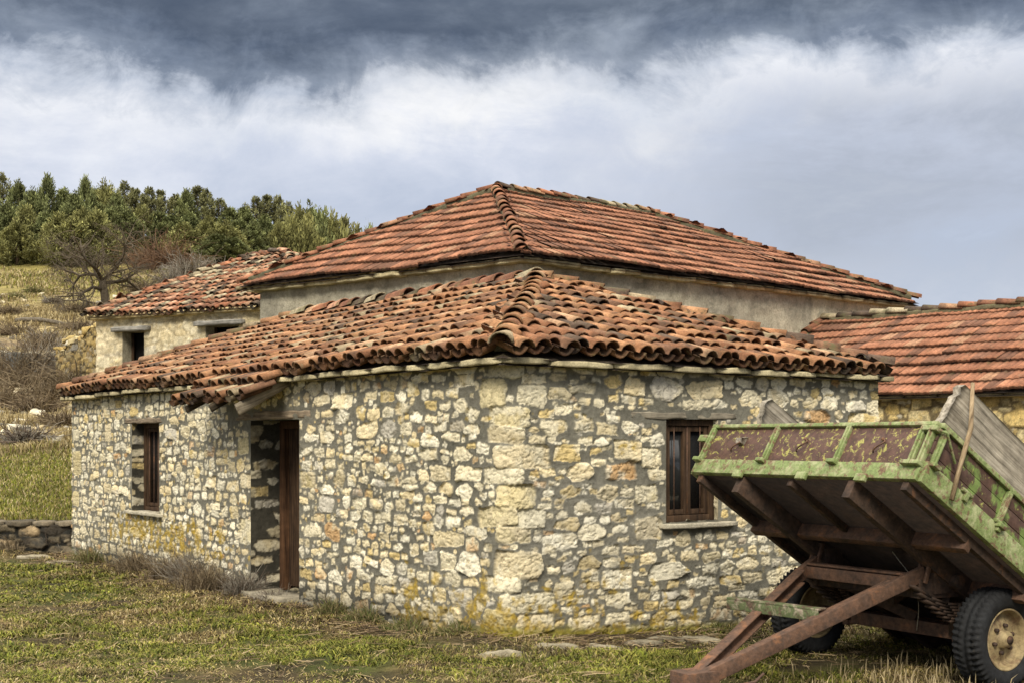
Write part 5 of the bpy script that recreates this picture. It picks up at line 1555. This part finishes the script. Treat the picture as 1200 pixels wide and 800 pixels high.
# ------------------------------------------------------------------ sky, sun, camera
SKYOFF = (60, 3, 3)
def make_world():
    w = bpy.data.worlds.new('World'); scene.world = w; w.use_nodes = True
    nt = w.node_tree; L = nt.links
    for n in list(nt.nodes): nt.nodes.remove(n)
    out = N(nt, 'ShaderNodeOutputWorld')
    sky = N(nt, 'ShaderNodeTexSky', sky_type='NISHITA'); sky.sun_disc = False
    sky.sun_elevation = SUN_EL; sky.sun_rotation = SUN_AZ; sky.dust_density = 2.0
    bg1 = N(nt, 'ShaderNodeBackground'); bg1.inputs['Strength'].default_value = .10; L.new(sky.outputs[0], bg1.inputs['Color'])
    tc = N(nt, 'ShaderNodeTexCoord'); sp = N(nt, 'ShaderNodeSeparateXYZ'); L.new(tc.outputs['Generated'], sp.inputs[0])
    def math_(op, a, b=None, clamp=False):
        n = N(nt, 'ShaderNodeMath', operation=op); n.use_clamp = clamp
        for i, v in enumerate((a, b)):
            if v is None: continue
            if isinstance(v, (int, float)): n.inputs[i].default_value = v
            else: L.new(v, n.inputs[i])
        return n.outputs[0]
    # cloud layers are bands of elevation, ragged by noise stretched along the horizon
    mp = N(nt, 'ShaderNodeMapping'); mp.inputs['Scale'].default_value = (1, 1, 1.25); mp.inputs['Location'].default_value = SKYOFF; L.new(tc.outputs['Generated'], mp.inputs['Vector'])
    nA = noise_node(nt, 6.5, 10, .60, mp.outputs['Vector'], .35)
    nB = noise_node(nt, 19.0, 10, .66, mp.outputs['Vector'], .5)
    mp2 = N(nt, 'ShaderNodeMapping'); mp2.inputs['Scale'].default_value = (1, 1, 2.6); mp2.inputs['Location'].default_value = (3, 1, 2); L.new(tc.outputs['Generated'], mp2.inputs['Vector'])
    nC = noise_node(nt, 5.5, 10, .64, mp2.outputs['Vector'], .4)
    hz = math_('SQRT', math_('ADD', math_('MULTIPLY', sp.outputs['X'], sp.outputs['X']), math_('MULTIPLY', sp.outputs['Y'], sp.outputs['Y'])))
    t = math_('DIVIDE', sp.outputs['Z'], math_('MAXIMUM', hz, .05))
    side = math_('DIVIDE', sp.outputs['X'], math_('MAXIMUM', hz, .05))           # left-right bearing
    wob = math_('ADD', math_('MULTIPLY', math_('SUBTRACT', nA.outputs['Fac'], .5), .17), math_('MULTIPLY', math_('SUBTRACT', nB.outputs['Fac'], .5), .075))
    te = math_('ADD', math_('ADD', t, wob), math_('ADD', math_('MULTIPLY', side, -.02), .003))
    r = ramp(nt, te, [(0.0, (.64, .69, .77)), (.10, (.64, .69, .79)), (.165, (.66, .71, .82)), (.22, (.76, .80, .90)), (.258, (.90, .92, .97)), (.280, (.60, .65, .74)), (.300, (.24, .285, .365)), (.335, (.115, .143, .195)), (.43, (.15, .182, .24)), (.60, (1.75, 1.70, 1.58)), (1.0, (2.7, 2.6, 2.4))])
    # blue-grey veil to the lower right
    veil = math_('MULTIPLY', math_('MULTIPLY', ramp(nt, side, [(.0, (0, 0, 0)), (.22, (1, 1, 1))]).outputs['Color'], ramp(nt, nC.outputs['Fac'], [(.30, (0, 0, 0)), (.55, (1, 1, 1))]).outputs['Color']),
                 ramp(nt, t, [(.10, (0, 0, 0)), (.15, (1, 1, 1)), (.24, (1, 1, 1)), (.29, (0, 0, 0))]).outputs['Color'])
    mv = N(nt, 'ShaderNodeMix', data_type='RGBA'); L.new(math_('MULTIPLY', veil, .85), mv.inputs[0]); L.new(r.outputs['Color'], mv.inputs[6]); mv.inputs[7].default_value = (.42, .465, .56, 1)
    # bright break in the cloud above the roof
    def gauss(x, c, w): 
        q = math_('DIVIDE', math_('SUBTRACT', x, c), w); return math_('POWER', 2.718, math_('MULTIPLY', math_('MULTIPLY', q, q), -1.0))
    br = math_('MULTIPLY', math_('MULTIPLY', gauss(side, -.02, .13), gauss(te, .262, .028)), ramp(nt, nB.outputs['Fac'], [(.35, (.3,) * 3), (.6, (1,) * 3)]).outputs['Color'])
    mb_ = N(nt, 'ShaderNodeMix', data_type='RGBA'); L.new(math_('MULTIPLY', br, .8), mb_.inputs[0]); L.new(mv.outputs[2], mb_.inputs[6]); mb_.inputs[7].default_value = (1.0, 1.0, 1.0, 1)
    # mottling
    mm = N(nt, 'ShaderNodeMix', data_type='RGBA', blend_type='MULTIPLY'); mm.inputs[0].default_value = 1
    L.new(mb_.outputs[2], mm.inputs[6]); L.new(ramp(nt, nC.outputs['Fac'], [(.32, (.80, .83, .88)), (.5, (.97, .97, .98)), (.68, (1.14, 1.12, 1.08))]).outputs['Color'], mm.inputs[7])
    nD = noise_node(nt, 11.0, 8, .6, mp2.outputs['Vector'], .3)
    lump = ramp(nt, nD.outputs['Fac'], [(.32, (.62, .66, .72)), (.5, (1, 1, 1)), (.68, (1.55, 1.5, 1.42))])
    dk = ramp(nt, te, [(.275, (0, 0, 0)), (.32, (1, 1, 1)), (.43, (1, 1, 1)), (.5, (0, 0, 0))])
    m5 = N(nt, 'ShaderNodeMix', data_type='RGBA', blend_type='MULTIPLY'); L.new(dk.outputs['Color'], m5.inputs[0]); L.new(mm.outputs[2], m5.inputs[6]); L.new(lump.outputs['Color'], m5.inputs[7]); mm = m5
    bg2 = N(nt, 'ShaderNodeBackground'); L.new(mm.outputs[2], bg2.inputs['Color']); bg2.inputs['Strength'].default_value = 1.0
    mix = N(nt, 'ShaderNodeMixShader'); mix.inputs[0].default_value = .93
    L.new(bg1.outputs[0], mix.inputs[1]); L.new(bg2.outputs[0], mix.inputs[2]); L.new(mix.outputs[0], out.inputs['Surface'])

sun_dir = unit(np.array([-.16, -.85, .72]))
SUN_EL = math.asin(sun_dir[2]); SUN_AZ = math.atan2(sun_dir[0], sun_dir[1])
make_world()
ld = bpy.data.lights.new('sun', 'SUN'); ld.energy = 3.35; ld.angle = math.radians(18); ld.color = (1.0, .92, .76)
lo = bpy.data.objects.new('sun', ld); COL.objects.link(lo); lo.location = (0, 0, 30)
lo.rotation_euler = Vector(-sun_dir).to_track_quat('-Z', 'Y').to_euler()

cam = bpy.data.cameras.new('camera'); co = bpy.data.objects.new('camera', cam); COL.objects.link(co)
co.location = (0, 0, EYE); co.rotation_euler = (math.radians(90), 0, 0)
cam.sensor_width = 36; cam.lens = FPX / 1200 * 36; cam.shift_y = (HOR - 400) / 1200
cam.clip_end = 4000; cam.clip_start = .1
scene.camera = co
scene.view_settings.view_transform = 'Standard'; scene.view_settings.look = 'None'
scene.view_settings.exposure = 0; scene.view_settings.gamma = 1
